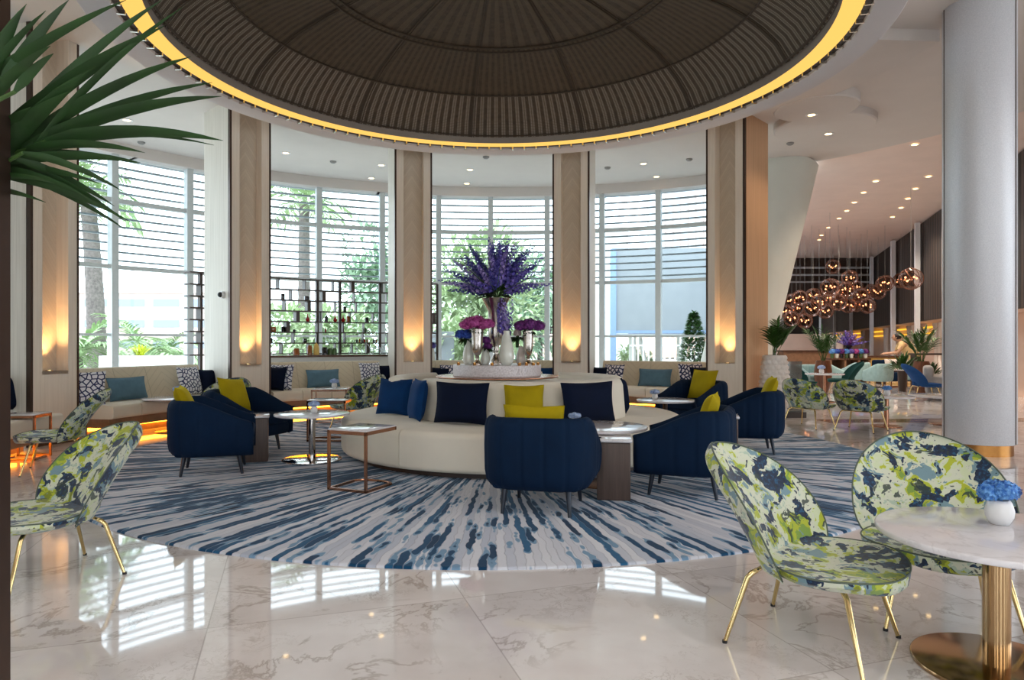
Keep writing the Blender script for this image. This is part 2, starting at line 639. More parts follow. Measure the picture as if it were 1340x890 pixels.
def mk_floral():
    t = NT('floral_velvet')
    p = t.pos()
    d = t.noise(p, 9, 2, out=1)
    q = t.n('VectorMath', {0: p, 1: t.n('VectorMath', {0: d, 3: 0.14}, operation='SCALE')}, operation='ADD')
    n1 = t.noise(q, 6.5, 4, 0.58)
    n2 = t.noise(t.n('VectorMath', {0: q, 1: (11.3, 4.1, 7.7)}, operation='ADD'), 9.0, 3, 0.6)
    n3 = t.noise(t.n('VectorMath', {0: q, 1: (3.3, 14.1, 2.7)}, operation='ADD'), 8.5, 3, 0.6)
    n4 = t.noise(t.n('VectorMath', {0: p, 1: (5.3, 1.1, 9.7)}, operation='ADD'), 55.0, 3, 0.6)
    base = t.ramp(n1, [(0.0, lin((120, 150, 60))), (0.40, lin((168, 178, 44))), (0.455, lin((196, 206, 170))),
                       (0.50, lin((200, 204, 184))), (0.575, lin((168, 186, 168))), (0.61, lin((160, 170, 36))), (0.655, lin((118, 128, 22)))], 'CONSTANT')
    blue = t.step(n3, 0.575, 0.59)
    col = t.mix(blue, base, lin((112, 142, 152)))
    nv = t.step(n2, 0.545, 0.555)
    col = t.mix(nv, col, t.ramp(n4, [(0.35, lin((8, 24, 46))), (0.55, lin((12, 40, 72))), (0.62, lin((20, 80, 116)))]))
    grn = t.math('MULTIPLY', t.step(n3, 0.30, 0.31), t.math('SUBTRACT', 1.0, t.step(n3, 0.37, 0.38)))
    col = t.mix(t.math('MULTIPLY', grn, 0.9), col, lin((34, 52, 50)))
    spl = t.math('MULTIPLY', t.step(n4, 0.64, 0.66), t.step(n1, 0.48, 0.52))
    col = t.mix(spl, col, lin((30, 50, 60)))
    return t.pr(col, 0.75, 0, t.bump(n4, 0.1, 0.002), Sheen_Weight=0.25)


M['floral'] = mk_floral()


def mk_geo(name, white, blue, sc=13.0, w=0.085):
    t = NT(name)
    p = t.obj()
    x, y, z = t.xyz(p)
    v = t.vec(x, z, 0.0)
    e = t.n('TexVoronoi', {'Vector': v, 'Scale': sc, 'Randomness': 1.0}, feature='DISTANCE_TO_EDGE', voronoi_dimensions='2D')
    m = t.step(e, w - 0.02, w + 0.02)
    return t.pr(t.mix(m, lin(blue), lin(white)), 0.85, 0, None, Sheen_Weight=0.2)


M['geo'] = mk_geo('network_print', (226, 228, 234), (20, 40, 92), 16.0, 0.12)
M['geo_b'] = mk_geo('pebble_print', (232, 228, 232), (22, 36, 84), 15.0, 0.16)


def mk_bench_back():
    t = NT('quilted_bench')
    p = t.obj()
    x, y, z = t.xyz(p)
    ang = t.math('ARCTAN2', t.math('SUBTRACT', x, CC.x), t.math('SUBTRACT', y, CC.y))
    s = t.math('MULTIPLY', ang, 5.9)
    k = t.math('PINGPONG', s, 0.55)
    d = t.math('ADD', t.math('MULTIPLY', k, 0.9), z)
    f = t.math('ABSOLUTE', t.math('SUBTRACT', t.math('FRACT', t.math('MULTIPLY', d, 9.0)), 0.5))
    ln = t.math('SUBTRACT', 1.0, t.step(f, 0.0, 0.09))
    sm = t.math('ABSOLUTE', t.math('SUBTRACT', t.math('FRACT', t.math('DIVIDE', s, 0.55)), 0.5))
    seam = t.math('SUBTRACT', 1.0, t.step(sm, 0.0, 0.012))
    m = t.math('MAXIMUM', t.math('MULTIPLY', ln, 0.35), t.math('MULTIPLY', seam, 0.8))
    return t.pr(t.mix(m, lin((206, 194, 170)), lin((150, 138, 116))), 0.8, 0, t.bump(t.math('SUBTRACT', 1.0, m), 0.4, 0.006), Sheen_Weight=0.15)


M['bench_back'] = mk_bench_back()


def mk_column():
    t = NT('satin_cladding')
    p = t.obj()
    nz = t.noise(p, 90, 2)
    return t.pr(t.ramp(nz, [(0.3, lin((198, 200, 205))), (0.7, lin((214, 215, 219)))]), 0.42, 0.25, t.bump(nz, 0.15, 0.003))


M['satin'] = mk_column()


def mk_slats():
    t = NT('ribbed_brown')
    p = t.obj()
    x, y, z = t.xyz(p)
    s = t.math('FRACT', t.math('MULTIPLY', y, 3.2))
    st = t.step(t.math('ABSOLUTE', t.math('SUBTRACT', s, 0.5)), 0.18, 0.26)
    return t.pr(t.mix(st, lin((64, 50, 42)), lin((26, 20, 17))), 0.6, 0, t.bump(st, 0.5, 0.05))


M['slats'] = mk_slats()


def mk_glass(name, tint, fac):
    t = NT(name)
    tr = t.n('BsdfTransparent', {'Color': tint})
    gl = t.n('BsdfGlossy', {'Color': (1, 1, 1, 1), 'Roughness': 0.02})
    lw = t.n('LayerWeight', {'Blend': 0.25}, out=0)
    return t.shader(t.n('MixShader', {0: t.math('MULTIPLY', lw, fac), 1: tr, 2: gl}))


M['glass'] = mk_glass('window_glass', (0.90, 0.96, 0.98, 1), 0.35)
M['globe_glass'] = mk_glass('globe_glass', (0.80, 0.70, 0.66, 1), 0.5)
M['clear_glass'] = mk_glass('clear_glass', (0.92, 0.95, 0.95, 1), 0.6)


def mk_flower(name, a, b, sc=60):
    t = NT(name)
    p = t.obj()
    nz = t.noise(p, sc, 1)
    return t.pr(t.ramp(nz, [(0.35, lin(a)), (0.65, lin(b))]), 0.6, 0, None)


M['delph'] = mk_flower('delphinium_petal', (64, 54, 150), (122, 104, 190), 18)
M['delph_dark'] = mk_flower('dark_delphinium_petal', (36, 40, 118), (76, 66, 156), 18)
M['lilac'] = mk_flower('lilac_petal', (110, 92, 176), (164, 146, 206), 18)
M['magenta'] = mk_flower('magenta_petal', (142, 36, 112), (196, 84, 160), 40)
M['purple'] = mk_flower('purple_petal', (74, 18, 92), (124, 44, 134), 40)
M['blue_fl'] = mk_flower('blue_petal', (44, 110, 196), (112, 170, 228), 60)
M['pale_fl'] = mk_flower('pale_blue_petal', (140, 170, 220), (190, 208, 236), 60)
M['deep_blue_fl'] = mk_flower('deep_blue_petal', (24, 50, 140), (50, 92, 190), 40)
M['white_vase'] = plain('pearl_glass', (222, 224, 214), 0.12, var=0.04, scale=8)

# ================================================================ SETTING
ZC = 5.25          # lounge ceiling
ZL = 5.10          # lowered slab on the right
ZR = 4.75          # dome ring soffit
cc = (CC.x, CC.y)
RG = 9.4           # radius of the glass

mb = MB()
pts = [(-9.75, -5.5), (-9.75, 8.3)]
for i in range(0, 41):
    a = radians(-90 + i * 3.28)
    q = arc_pt(a, RG + 0.15)
    pts.append((q.x, q.y))
pts += [(6.9, 16.4), (22.0, 60), (40, 60), (40, -5.5)]
mb.add([(x, y, 0) for x, y in pts], [tuple(range(len(pts)))[::-1]])
struct('floor', mb, M['floor'])

# brown strip lying on the hall floor
mb = MB()
mb.box((9.4, 11.6, 0.002), (8.6, 0.5, 0.004), radians(4))
struct('trim_1', mb, plain('brown_strip', (150, 124, 108), 0.06, var=0.1, scale=3))

# ceilings
mb = MB()
mb.lathe([(4.40, ZC), (9.6, ZC), (9.6, ZC + 0.25), (4.40, ZC + 0.25)], 128, (CC.x, CC.y, 0))
struct('ceiling', mb, M['white_ceiling'])
mb = MB()
hc = [(6.3, 14.0), (12.6, 32.6), (26, 32.6), (26, -5.6), (6.3, -5.6)]
mb.add([(x, y, ZC + 0.05) for x, y in hc] + [(x, y, ZC + 0.25) for x, y in hc], [(0, 1, 2, 3, 4), (9, 8, 7, 6, 5)])
mb.box((-1.6, -3.2, ZC + 0.14), (16.4, 4.8, 0.18))
mb.box((-7.5, 1.2, ZC + 0.14), (4.4, 13.6, 0.18))
hf = [(12.0, 32.5), (17.0, 60), (36, 60), (26, 32.5)]
mb.add([(x, y, ZC + 0.27) for x, y in hf] + [(x, y, ZC + 0.4) for x, y in hf], [(0, 1, 2, 3), (7, 6, 5, 4)])
cl = struct('ceiling', mb, M['hall_ceiling'])
# raised curved steps in the soffit on the right
mb = MB()
mb.sweep(rrect(4.40, 5.62, ZL, ZC + .02, 0.02), cc, radians(56), radians(86), 50)
mb.lathe([(0.001, ZL - .01), (0.63, ZL - .01), (0.65, ZL + .01), (0.65, ZC + .02)], 64, (4.95, 11.2, 0))
mb.lathe([(0.001, ZL + .02), (0.83, ZL + .02), (0.85, ZL + .04), (0.85, ZC + .02)], 64, (5.58, 12.3, 0))
struct('trim_2', mb, M['white_ceiling'])

# dome ring
mb = MB()
mb.lathe([(4.42, ZC + .02), (4.42, ZR + 0.015), (4.405, ZR), (4.12, ZR), (4.10, ZR + 0.015), (4.10, ZR + 0.05)], 160, (CC.x, CC.y, 0))
ring = struct('ceiling_ring', mb, M['soffit'])
mb = MB()
mb.lathe([(4.022, ZR + 0.05), (3.80, ZR + 0.05)], 160, (CC.x, CC.y, 0))
struct('cove_light', mb, M['cove_light'], ring)
mb = MB()
mb.lathe([(4.10, ZR + 0.05), (4.022, ZR + 0.05)], 160, (CC.x, CC.y, 0))
struct('cove_reveal', mb, M['dark_wood'], ring)
mb = MB()
mb.lathe([(3.80, ZR + 0.05), (3.80, ZR + 0.17), (3.74, ZR + 0.17)], 160, (CC.x, CC.y, 0))
struct('cove_band', mb, M['cove_grey'], ring)
mb = MB()
for i in range(120):
    a = 2 * pi * i / 120
    mb.box((CC.x + 4.06 * sin(a), CC.y + 4.06 * cos(a), ZR + 0.03), (0.025, 0.085, 0.045), -a)
struct('cove_bracket', mb, M['pewter'], ring)
prof = [(3.78, 4.90), (3.76, 4.92), (3.62, 5.12), (3.42, 5.29), (3.2, 5.43), (2.95, 5.55), (2.7, 5.63), (2.45, 5.71), (2.2, 5.77), (1.9, 5.84), (1.55, 5.90),
        (1.2, 5.95), (0.8, 5.98), (0.4, 6.0), (0.002, 6.0)]
mb = MB()
mb.lathe(prof, 192)
dome = struct('ceiling_dome', mb, M['dome'], loc=(CC.x, CC.y, 0), angle=80)
rib = plain('dome_rib', (70, 57, 44), 0.7)
mb = MB()
for rr, zz in ((2.16, 5.765), (2.26, 5.745), (3.2, 5.415), (3.75, 4.915)):
    mb.tube([(rr * cos(2 * pi * i / 120), rr * sin(2 * pi * i / 120), zz) for i in range(120)], 0.014, 6, closed=True)
struct('dome_hoop', mb, rib, dome)
mb = MB()
for i in range(12):
    a = 2 * pi * i / 12 + 0.13
    for da in (-0.006, 0.006):
        mb.tube([(r * cos(a + da * 3 / max(r, .8)), r * sin(a + da * 3 / max(r, .8)), z - 0.006) for r, z in prof if r > 0.5], 0.008, 5)
struct('dome_rib', mb, rib, dome)

# ---------------------------------------------------------------- pillars
PILL = [(-5.84, 8.8, 77), (-4.33, 11.4, 47), (-1.86, 13.0, 18), (1.12, 13.1, -14), (3.70, 11.95, -43)]
W, D = 0.65, 1.0
SIDE_WARM = mk_wood('warm_lit_side_veneer', (204, 162, 124), (220, 178, 140), 40, 0.8, 0.5)


def make_pillar():
    root = s_empty('pillar')
    h, zt, zb, nw, nd = W / 2, ZC, 0.93, 0.19, 0.2
    mb = MB()
    # front: two stiles and the lower panel
    mb.box((-(h + nw) / 2, 0.1, zt / 2), (h - nw, 0.2, zt))
    mb.box(((h + nw) / 2, 0.1, zt / 2), (h - nw, 0.2, zt))
    mb.box((0, 0.1, zb / 2 + 0.04), (2 * nw, 0.2, zb - 0.08))
    mb.box((0, 0.6, zt / 2), (W - 0.02, 0.8 - 0.02, zt))
    struct('front_panel', mb, M['veneer'], root)
    mb = MB()
    mb.box((0, nd - 0.005, (zb + zt) / 2), (2 * nw, 0.012, zt - zb))
    struct('niche_lining', mb, M['herringbone'], root)
    mb = MB()
    mb.box((0, 0.1, zb - 0.02), (2 * nw, 0.2, 0.04))
    struct('niche_sill', mb, M['veneer'], root)
    for sx in (-1, 1):
        mb = MB()
        mb.box((sx * (h + 0.014), 0.03, zt / 2), (0.032, 0.07, zt))
        struct('edge_strip', mb, M['bronze'], root)
        mb = MB()
        mb.box((sx * (h + 0.003), 0.54, zt / 2), (0.03, 0.92, zt))
        struct('side_panel', mb, M['side_veneer'], root)
    mb = MB()
    mb.box((0, 0.5, 0.05), (W + 0.02, 1.03, 0.1))
    struct('plinth', mb, M['bronze'], root)
    return root


p0 = make_pillar()
pill_objs = [p0]
for i in range(1, len(PILL)):
    pill_objs.append(dup(p0, (0, 0, 0)))
for o, (x, y, a) in zip(pill_objs, PILL):
    o.location = (x, y, 0)
    o.rotation_euler = (0, 0, radians(a))
for ch in kids(pill_objs[4]):                      # last pillar: warm light on its sides is put into the veneer colour
    if ch.name.startswith('side_panel'):
        ch.data = ch.data.copy()
        ch.data.materials[0] = SIDE_WARM
where = ['at the far left', 'behind the two left navy chairs', 'left of the tall flower display',
         'right of the tall flower display', 'beside the white textured planter']
for o, (x, y, a), wd in zip(pill_objs, PILL, where):
    R = Matrix.Rotation(radians(a), 3, 'Z')
    q = R @ Vector((0, 0.1, 0.935))
    t = thing('niche_uplight', 'warm uplight in the niche of the pillar ' + wd, 'uplight', (x + q.x, y + q.y, 0.93), radians(a))
    mb = MB()
    mb.lathe([(0.001, 0), (0.04, 0), (0.04, 0.012), (0.03, 0.014)], 20)
    obj('housing', mb, M['brass'], t)
    mb = MB()
    mb.lathe([(0.03, 0.013), (0.001, 0.013)], 20)
    obj('lamp', mb, M['lamp_warm'], t)
    L = bpy.data.lights.new('niche_lamp', 'SPOT')
    L.energy = 80
    L.color = (1.0, 0.56, 0.22)
    L.spot_size = radians(72)
    L.spot_blend = 0.9
    L.shadow_soft_size = 0.03
    lo = bpy.data.objects.new('niche_lamp', L)
    COL.objects.link(lo)
    q2 = R @ Vector((0, 0.045, 0.0))
    q3 = R @ Vector((0, 0.085, 1.0))
    lo.location = (x + q2.x, y + q2.y, 0.97)
    lo.rotation_euler = Vector((q3.x, q3.y, q3.z)).to_track_quat('-Z', 'Y').to_euler()

# big satin clad column on the right
t = s_empty('column', (5.50, 8.1, 0))
mb = MB()
mb.lathe([(0.365, 0.13), (0.37, 0.14), (0.37, ZC + .02)], 64)
struct('cladding', mb, M['satin'], t)
mb = MB()
mb.lathe([(0.335, 0.0), (0.335, 0.14)], 64)
struct('base_band', mb, plain('aged_brass', (160, 112, 62), 0.3, 1.0), t)
mb = MB()
for a in (radians(304), radians(168)):
    mb.box((0.369 * cos(a), 0.369 * sin(a), ZC / 2 + 0.07), (0.012, 0.014, ZC - 0.14), a)
struct('seam', mb, M['bronze'], t)

# slender bronze post close to the camera at the left edge
mb = MB()
mb.box((-1.178, 1.5, ZC / 2), (0.10, 0.05, ZC))
pst = struct('trim_3', mb, mk_wood('post_wood', (120, 88, 70), (140, 104, 84), 30, 1.2))
mb = MB()
mb.box((-1.120, 1.5, ZC / 2), (0.016, 0.05, ZC))
struct('edge_strip', mb, M['bronze'], pst)

# leaning white column by the glass
mb = MB()
a0, a1 = Vector((4.75, 15.3, 0)), Vector((6.05, 15.3, ZC + 0.05))
mb.tube([a0, a0.lerp(a1, .5), a1], 0.72, 40)
struct('column', mb, plain('column_white', (224, 228, 220), 0.6, var=0.02, scale=2))

# ---------------------------------------------------------------- glazing: one window per bay
E5, E6 = math.degrees(on_arc(980, 9.4)), math.degrees(on_arc(1016, 9.4))
BAY = [(-118, -88), (-84, -55), (-51, -21.5), (-17.5, 13.5), (17.5, E5 - 2), (E5 + 2.2, E6 - 2.2)]
MUL = [[], [148, 247], [417, 500], [574, 642, 716], [788, 862], [1009]]
TR = [(1.45, 0.05), (2.80, 0.08), (4.12, 0.09)]
ZT = 5.02
for b, ((d0, d1), ml) in enumerate(zip(BAY, MUL)):
    win = s_empty('window_%d' % (b + 1))
    A0, A1 = radians(d0 - 2.2), radians(d1 + 2.2)
    mb = MB()
    N = 12
    for i in range(N):
        q0, q1 = A0 + (A1 - A0) * i / N, A0 + (A1 - A0) * (i + 1) / N
        p, q = arc_pt(q0, RG), arc_pt(q1, RG)
        mb.add([(p.x, p.y, 0.1), (q.x, q.y, 0.1), (q.x, q.y, ZT), (p.x, p.y, ZT)], [(0, 1, 2, 3)])
    struct('pane', mb, M['glass'], win)
    mb = MB()
    mb.sweep(rrect(RG - 0.18, RG + 0.18, ZT, ZC + .02, 0), cc, A0, A1, 16)
    struct('head', mb, M['white_ceiling'], win)
    mb = MB()
    mb.sweep(rrect(RG - 0.09, RG + 0.09, 0, 0.1, 0), cc, A0, A1, 16)
    struct('sill', mb, M['mullion'], win)
    for z, hh in TR:
        mb = MB()
        mb.sweep(rrect(RG - 0.06, RG + 0.06, z - hh / 2, z + hh / 2, 0), cc, A0, A1, 16)
        struct('transom', mb, M['mullion'], win)
    angs = [on_arc(x, RG) for x in ml] if ml else [radians(-112), radians(-103), radians(-94)]
    for al in angs:
        mb = MB()
        q = arc_pt(al, RG)
        mb.box((q.x, q.y, (ZT + 0.1) / 2), (0.13, 0.2, ZT - 0.1), -al)
        struct('mullion', mb, M['mullion'], win)
    mb = MB()
    for k in range(13):
        z = 2.96 + k * 0.172
        if abs(z - 4.12) < 0.07:
            continue
        mb.sweep(rrect(RG + 0.22, RG + 0.31, z - 0.016, z + 0.016, 0), cc, A0, A1, 14)
    struct('louver', mb, M['louver'], win)

# walls: back of the room behind the camera, left side, hall side
mb = MB()
mb.box((-9.7, 1.2, ZC / 2), (0.2, 13.6, ZC))
struct('wall_left', mb, M['veneer'])
mb = MB()                                            # unseen wall behind the camera, its openings sized to tune the daylight fill
for x0, x1 in ((-9.7, -7.5), (-5.7, -3.2), (-1.4, 1.0), (3.0, 5.4), (7.4, 9.8), (11.8, 16)):
    mb.box(((x0 + x1) / 2, -5.5, ZC / 2), (x1 - x0, 0.25, ZC))
mb.box((3, -5.5, 4.7), (26, 0.25, 1.1))
struct('wall_back', mb, M['veneer'])

# hall wall: ribbed brown panels, white fins, plaster below
dr = Vector((0.3556, 1.0, 0))
dn = dr.normalized()
s0 = Vector((12.2, 19.2, 0)) - dn * 12
wang = atan2(dr.y, dr.x) - pi / 2
hall = s_empty('wall_right', (s0.x, s0.y, 0), wang)      # local +Y runs along the wall
Lw = 62
mb = MB()
mb.box((0.25, Lw / 2, (2.02 + ZC) / 2), (0.3, Lw, ZC - 2.02))
struct('ribbed_panel', mb, M['slats'], hall)
mb = MB()
mb.box((0.9, Lw / 2, 1.0), (0.1, Lw, 2.0))
mb.box((0.6, Lw / 2, 2.03), (0.7, Lw, 0.04))
struct('plaster', mb, M['pink_wall'], hall)
fins = []
for xp in (1240, 1202.5, 1170.5, 1142, 1115, 1093, 1074, 1052, 1032):
    u = (xp - CX) / F
    # intersection of ray x = u*y with the wall line
    tt = (s0.x - u * s0.y) / (u * dn.y - dn.x)
    fins.append(tt)
for tt in fins:
    mb = MB()
    mb.box((-0.05, tt, ZC / 2), (0.14, 0.2 if tt < 20 else 0.3, ZC))
    struct('fin', mb, M['fin_white'], hall)
    mb = MB()
    for sg in (-1, 1):                                # curtains tied at the fins
        def cf(u, v, sg=sg, tt=tt):
            wv = 0.45 * (1 - 0.72 * sin(pi * min(1, v * 1.15)) ** 0.7) + 0.06
            return Vector((0.55 + 0.05 * sin(u * 25), tt + sg * (0.12 + u * wv), 0.1 + 1.85 * (1 - v)))
        mb.grid(cf, 14, 10)
    struct('curtain', mb, M['curtain'], hall)
mids = sorted(fins)
for a, b2 in zip([mids[0] - 3] + mids[:-1], mids):
    mb = MB()
    mb.box((0.80, (a + b2) / 2, 1.84), (0.10, (b2 - a) * 0.45, 0.06))
    mb.box((0.80, (a + b2) / 2 + .2, 1.62), (0.10, (b2 - a) * 0.4, 0.05))
    struct('shelf_light', mb, M['hall_glow'], hall)
# far end of the hall
mb = MB()
stripes = [(4.9, 5.3, 'dark_wood'), (4.82, 4.9, 'fin_white'), (4.58, 4.82, 'dark_wood'), (4.5, 4.58, 'fin_white'), (4.25, 4.5, 'dark_wood'), (4.18, 4.25, 'fin_white'), (3.6, 4.18, 'dark_wood')]
far = s_empty('wall_far')
for z0, z1, mm in stripes:
    mb = MB()
    dd = 32.75 + (5.3 - z1) * 0.6
    mb.box((0.5 * (0.33 + 0.54) * dd, dd, (z0 + 5.3) / 2), (0.2 * dd, 0.3, 5.3 - z0))
    struct('bulkhead', mb, M[mm], far)
mb = MB()
mb.box((13.5, 58, 2.65), (26, 0.3, 5.3))
struct('end_panel', mb, M['slats'], far)
mb = MB()
mb.box((13.5, 57.7, 1.0), (26, 0.3, 2.0))
struct('end_plaster', mb, M['pink_wall'], far)
mb = MB()
iw0, iw1 = Vector((6.35, 16.8)), Vector((17.6, 51.0))
mb.box(((iw0.x + iw1.x) / 2, (iw0.y + iw1.y) / 2, 2.65), (0.2, (iw1 - iw0).length, 5.3), atan2(-(iw1 - iw0).x, (iw1 - iw0).y))
struct('wall_inner', mb, M['fin_white'])

# low glass screen and bar top in the hall
scr = thing('screen', 'smoked glass screen on a dark plinth behind the white textured planter', 'glass screen', (0, 0, 0))
mb = MB()
q0, q1 = P(1023, 500, 11.9), P(1049, 500, 11.9)
mb.box(((q0.x + q1.x) / 2, 11.9, 0.05), (q1.x - q0.x + 0.1, 0.16, 0.10))
obj('plinth', mb, M['dark_wood'], scr)
mb = MB()
mb.box(((q0.x + q1.x) / 2, 11.9, 0.53), (q1.x - q0.x, 0.03, 0.88))
t = NT('smoked_glass')
obj('pane', mb, t.shader(t.n('MixShader', {0: 0.12, 1: t.n('BsdfTransparent', {'Color': (0.35, 0.36, 0.36, 1)}), 2: t.n('BsdfGlossy', {'Roughness': 0.03})})), scr)

# ---------------------------------------------------------------- benches
BEN = [(-116, -90.5), (-80.5, -57.6), (-48.4, -24.2), (-14.9, 10.9), (20.0, 42.0)]
bn_lab = ['curved beige banquette at the far left behind the bronze post', 'curved beige banquette under the palm view window with a glowing amber base',
          'curved beige banquette in front of the bottle shelf', 'curved beige banquette behind the tall flower display',
          'curved beige banquette under the window with the clipped outdoor shrub']
for (d0, d1), lb in zip(BEN, bn_lab):
    A0, A1 = radians(d0), radians(d1)
    am = (A0 + A1) / 2
    b = thing('banquette', lb, 'bench', (0, 0, 0), 0, 'curved wall banquettes')
    nseg = 4
    for k in range(nseg):
        g = 0.0012
        mb = MB()
        mb.sweep(rrect(5.18, 5.92, 0.27, 0.45, 0.04), cc, A0 + (A1 - A0) * k / nseg + g, A0 + (A1 - A0) * (k + 1) / nseg - g, 10)
        obj('seat', mb, M['cream'], b, angle=50)
    mb = MB()
    mb.sweep([(5.80, 0.42), (5.98, 0.42), (6.12, 0.90), (6.10, 0.93), (6.02, 0.93), (5.98, 0.91)], cc, A0, A1, 30)
    obj('backrest', mb, M['bench_back'], b, angle=50)
    mb = MB()
    mb.sweep(rrect(5.24, 6.0, 0.15, 0.27, 0.0), cc, A0, A1, 24)
    obj('apron', mb, M['apron_wood'], b)
    mb = MB()
    mb.sweep(rrect(5.62, 6.0, 0.0, 0.15, 0.0), cc, A0 + .01, A1 - .01, 24)
    obj('plinth', mb, M['apron_wood'], b)
    mb = MB()
    mb.sweep(rrect(5.585, 5.615, 0.095, 0.145, 0.0), cc, A0 + .01, A1 - .01, 24)
    obj('glow_strip', mb, M['led_amber'], b)


def cushion_mb(w, h, t, pinch=0.07, n=14):
    mb = MB()

    def f(sg):
        def g(u, v):
            a, b = 2 * u - 1, 2 * v - 1
            th = t / 2 * (max(0.0, (1 - a ** 4) * (1 - b ** 4))) ** 0.55
            x = w / 2 * a * (1 - pinch * (1 - b * b) * abs(a) ** 3)
            z = h / 2 * b * (1 - pinch * (1 - a * a) * abs(b) ** 3)
            return Vector((x, sg * th, z))
        return g
    mb.grid(f(-1), n, n)
    mb.grid(f(1), n, n, flip=True)
    # piped edge
    rim = []
    for k in range(4 * n):
        e, q = divmod(k, n)
        s = q / n
        u, v = [(s, 0), (1, s), (1 - s, 1), (0, 1 - s)][e]
        rim.append(f(1)(u, v))
    mb.tube(rim, 0.005, 5, closed=True)
    return mb


def cushion(w, h, t, m, label, loc, rz, lean=0.3, roll=0.0, name='cushion', group=None):
    """loc: middle of the lower edge; local -Y is the front"""
    mb = cushion_mb(w, h, t)
    o = obj(name, mb, m, None, loc)
    R = Matrix.Rotation(rz, 4, 'Z') @ Matrix.Rotation(-lean, 4, 'X') @ Matrix.Rotation(roll, 4, 'Y') @ Matrix.Translation((0, 0, h / 2))
    mat = Matrix.Translation(loc) @ R
    o.location = mat.to_translation()
    o.rotation_euler = mat.to_euler()
    tag(o, label, 'cushion', group)
    return o


def bench_cushion(xp, w, h, m, label, r=5.72, turn=0.0, lean=0.25, z=0.455, group='cushions on the wall banquettes'):
    al = on_arc(xp, r)
    q = arc_pt(al, r, z)
    cushion(w, h, 0.15, m, label, q, -al + turn, lean, group=group)


def endc(d, r, w, h, m, label, turn, lean=0.12):
    al = radians(d)
    q = arc_pt(al, r, 0.455)
    cushion(w, h, 0.15, m, label, q, -al + turn, lean, group='cushions on the wall banquettes')


bench_cushion(170, 0.66, 0.34, M['teal_cushion'], 'teal lumbar cushion on the bench under the palm view window')
bench_cushion(424, 0.64, 0.34, M['teal_cushion'], 'teal lumbar cushion on the bench in front of the bottle shelf')
bench_cushion(856, 0.66, 0.34, M['teal_cushion'], 'teal lumbar cushion on the bench near the clipped outdoor shrub')
bench_cushion(252, 0.46, 0.46, M['geo'], 'navy and white network cushion at the right end of the palm view bench', 5.7, 0.25)
bench_cushion(280, 0.44, 0.40, M['navy_dark'], 'plain navy cushion between the network cushion and the pillar, palm view bench', 5.78, 0.0)
bench_cushion(112, 0.46, 0.46, M['geo'], 'navy and white network cushion against the pillar, left end of the palm view bench', 5.6, -0.9)
bench_cushion(365, 0.46, 0.46, M['geo'], 'navy and white network cushion turned sideways, left end of the bottle shelf bench', 5.5, -0.9)
bench_cushion(356, 0.46, 0.42, M['navy_dark'], 'plain navy cushion behind the sideways network cushion, bottle shelf bench', 5.5, -1.1)
bench_cushion(487, 0.46, 0.46, M['geo'], 'navy and white network cushion at the right end of the bottle shelf bench', 5.66, 0.3)
bench_cushion(504, 0.44, 0.40, M['navy_dark'], 'plain navy cushion beside the pillar at the right end of the bottle shelf bench', 5.78)
bench_cushion(575, 0.42, 0.34, M['navy_dark'], 'plain navy cushion beside the pillar behind the left of the flower display', 5.7, -0.5)
bench_cushion(588, 0.40, 0.40, M['geo_b'], 'navy pebble print cushion half hidden behind the left of the flower display', 5.66, -0.2)
bench_cushion(716, 0.42, 0.34, M['blue_velvet'], 'blue cushion behind the right end of the marble flower stand', 5.66, 0.4)
bench_cushion(782, 0.40, 0.36, M['navy_dark'], 'plain navy cushion beside the pillar, left end of the shrub window bench', 5.66, -0.4)
bench_cushion(801, 0.44, 0.42, M['geo_b'], 'dark pebble print cushion at the left end of the shrub window bench', 5.6, -0.3)
bench_cushion(906, 0.46, 0.46, M['geo_b'], 'pebble print cushion turned sideways at the right end of the shrub window bench', 5.55, 0.8)
bench_cushion(919, 0.40, 0.40, M['navy_dark'], 'plain navy cushion beside the pillar, right end of the shrub window bench', 5.6, 0.9)
q = P(14, 500, 8.5)
cushion(0.46, 0.44, 0.15, M['navy_dark'], 'plain navy cushion on the far left bench above the little marble table', (q.x, q.y, 0.455), radians(70), 0.2,
        group='cushions on the wall banquettes')

# ================================================================ RUG
mb = MB()
mb.lathe([(0.001, 0.016), (4.36, 0.016), (4.375, 0.012), (4.38, 0.0)], 200)
rug = obj('rug', mb, M['rug'], None, (CC.x, CC.y, 0), angle=60)
tag(rug, 'large round rug with blue and pale grey radiating streaks on the marble floor', 'rug')
ZG = 0.016

# ================================================================ ISLAND SOFA
SX, SY = 0.0, 8.3
sofa = thing('island_sofa', 'round cream island sofa with curved backs at the centre of the rug', 'sofa', (SX, SY, ZG))


def fr(d):
    """angle measured from the camera side of the sofa, positive to the right -> sweep angle"""
    return pi - radians(d)


cuts = [-62, -33, 1, 36, 72, 108, 144, 180, 216, 252, 298]
for a, b in zip(cuts[:-1], cuts[1:]):
    mb = MB()
    ro = 2.0
    mb.sweep(rrect(0.9, ro, 0.06, 0.44, 0.05, 5, [0, 0.05, 0.06, 0.02]), (0, 0), fr(a + 0.12), fr(b - 0.12), 14, rmid=1.5)
    o = obj('seat', mb, M['cream'], sofa, angle=55)
mb = MB()
mb.lathe([(0.8, 0.0), (1.86, 0.0), (1.86, 0.065), (0.8, 0.065)], 96)
obj('plinth', mb, M['dark_wood'], sofa)
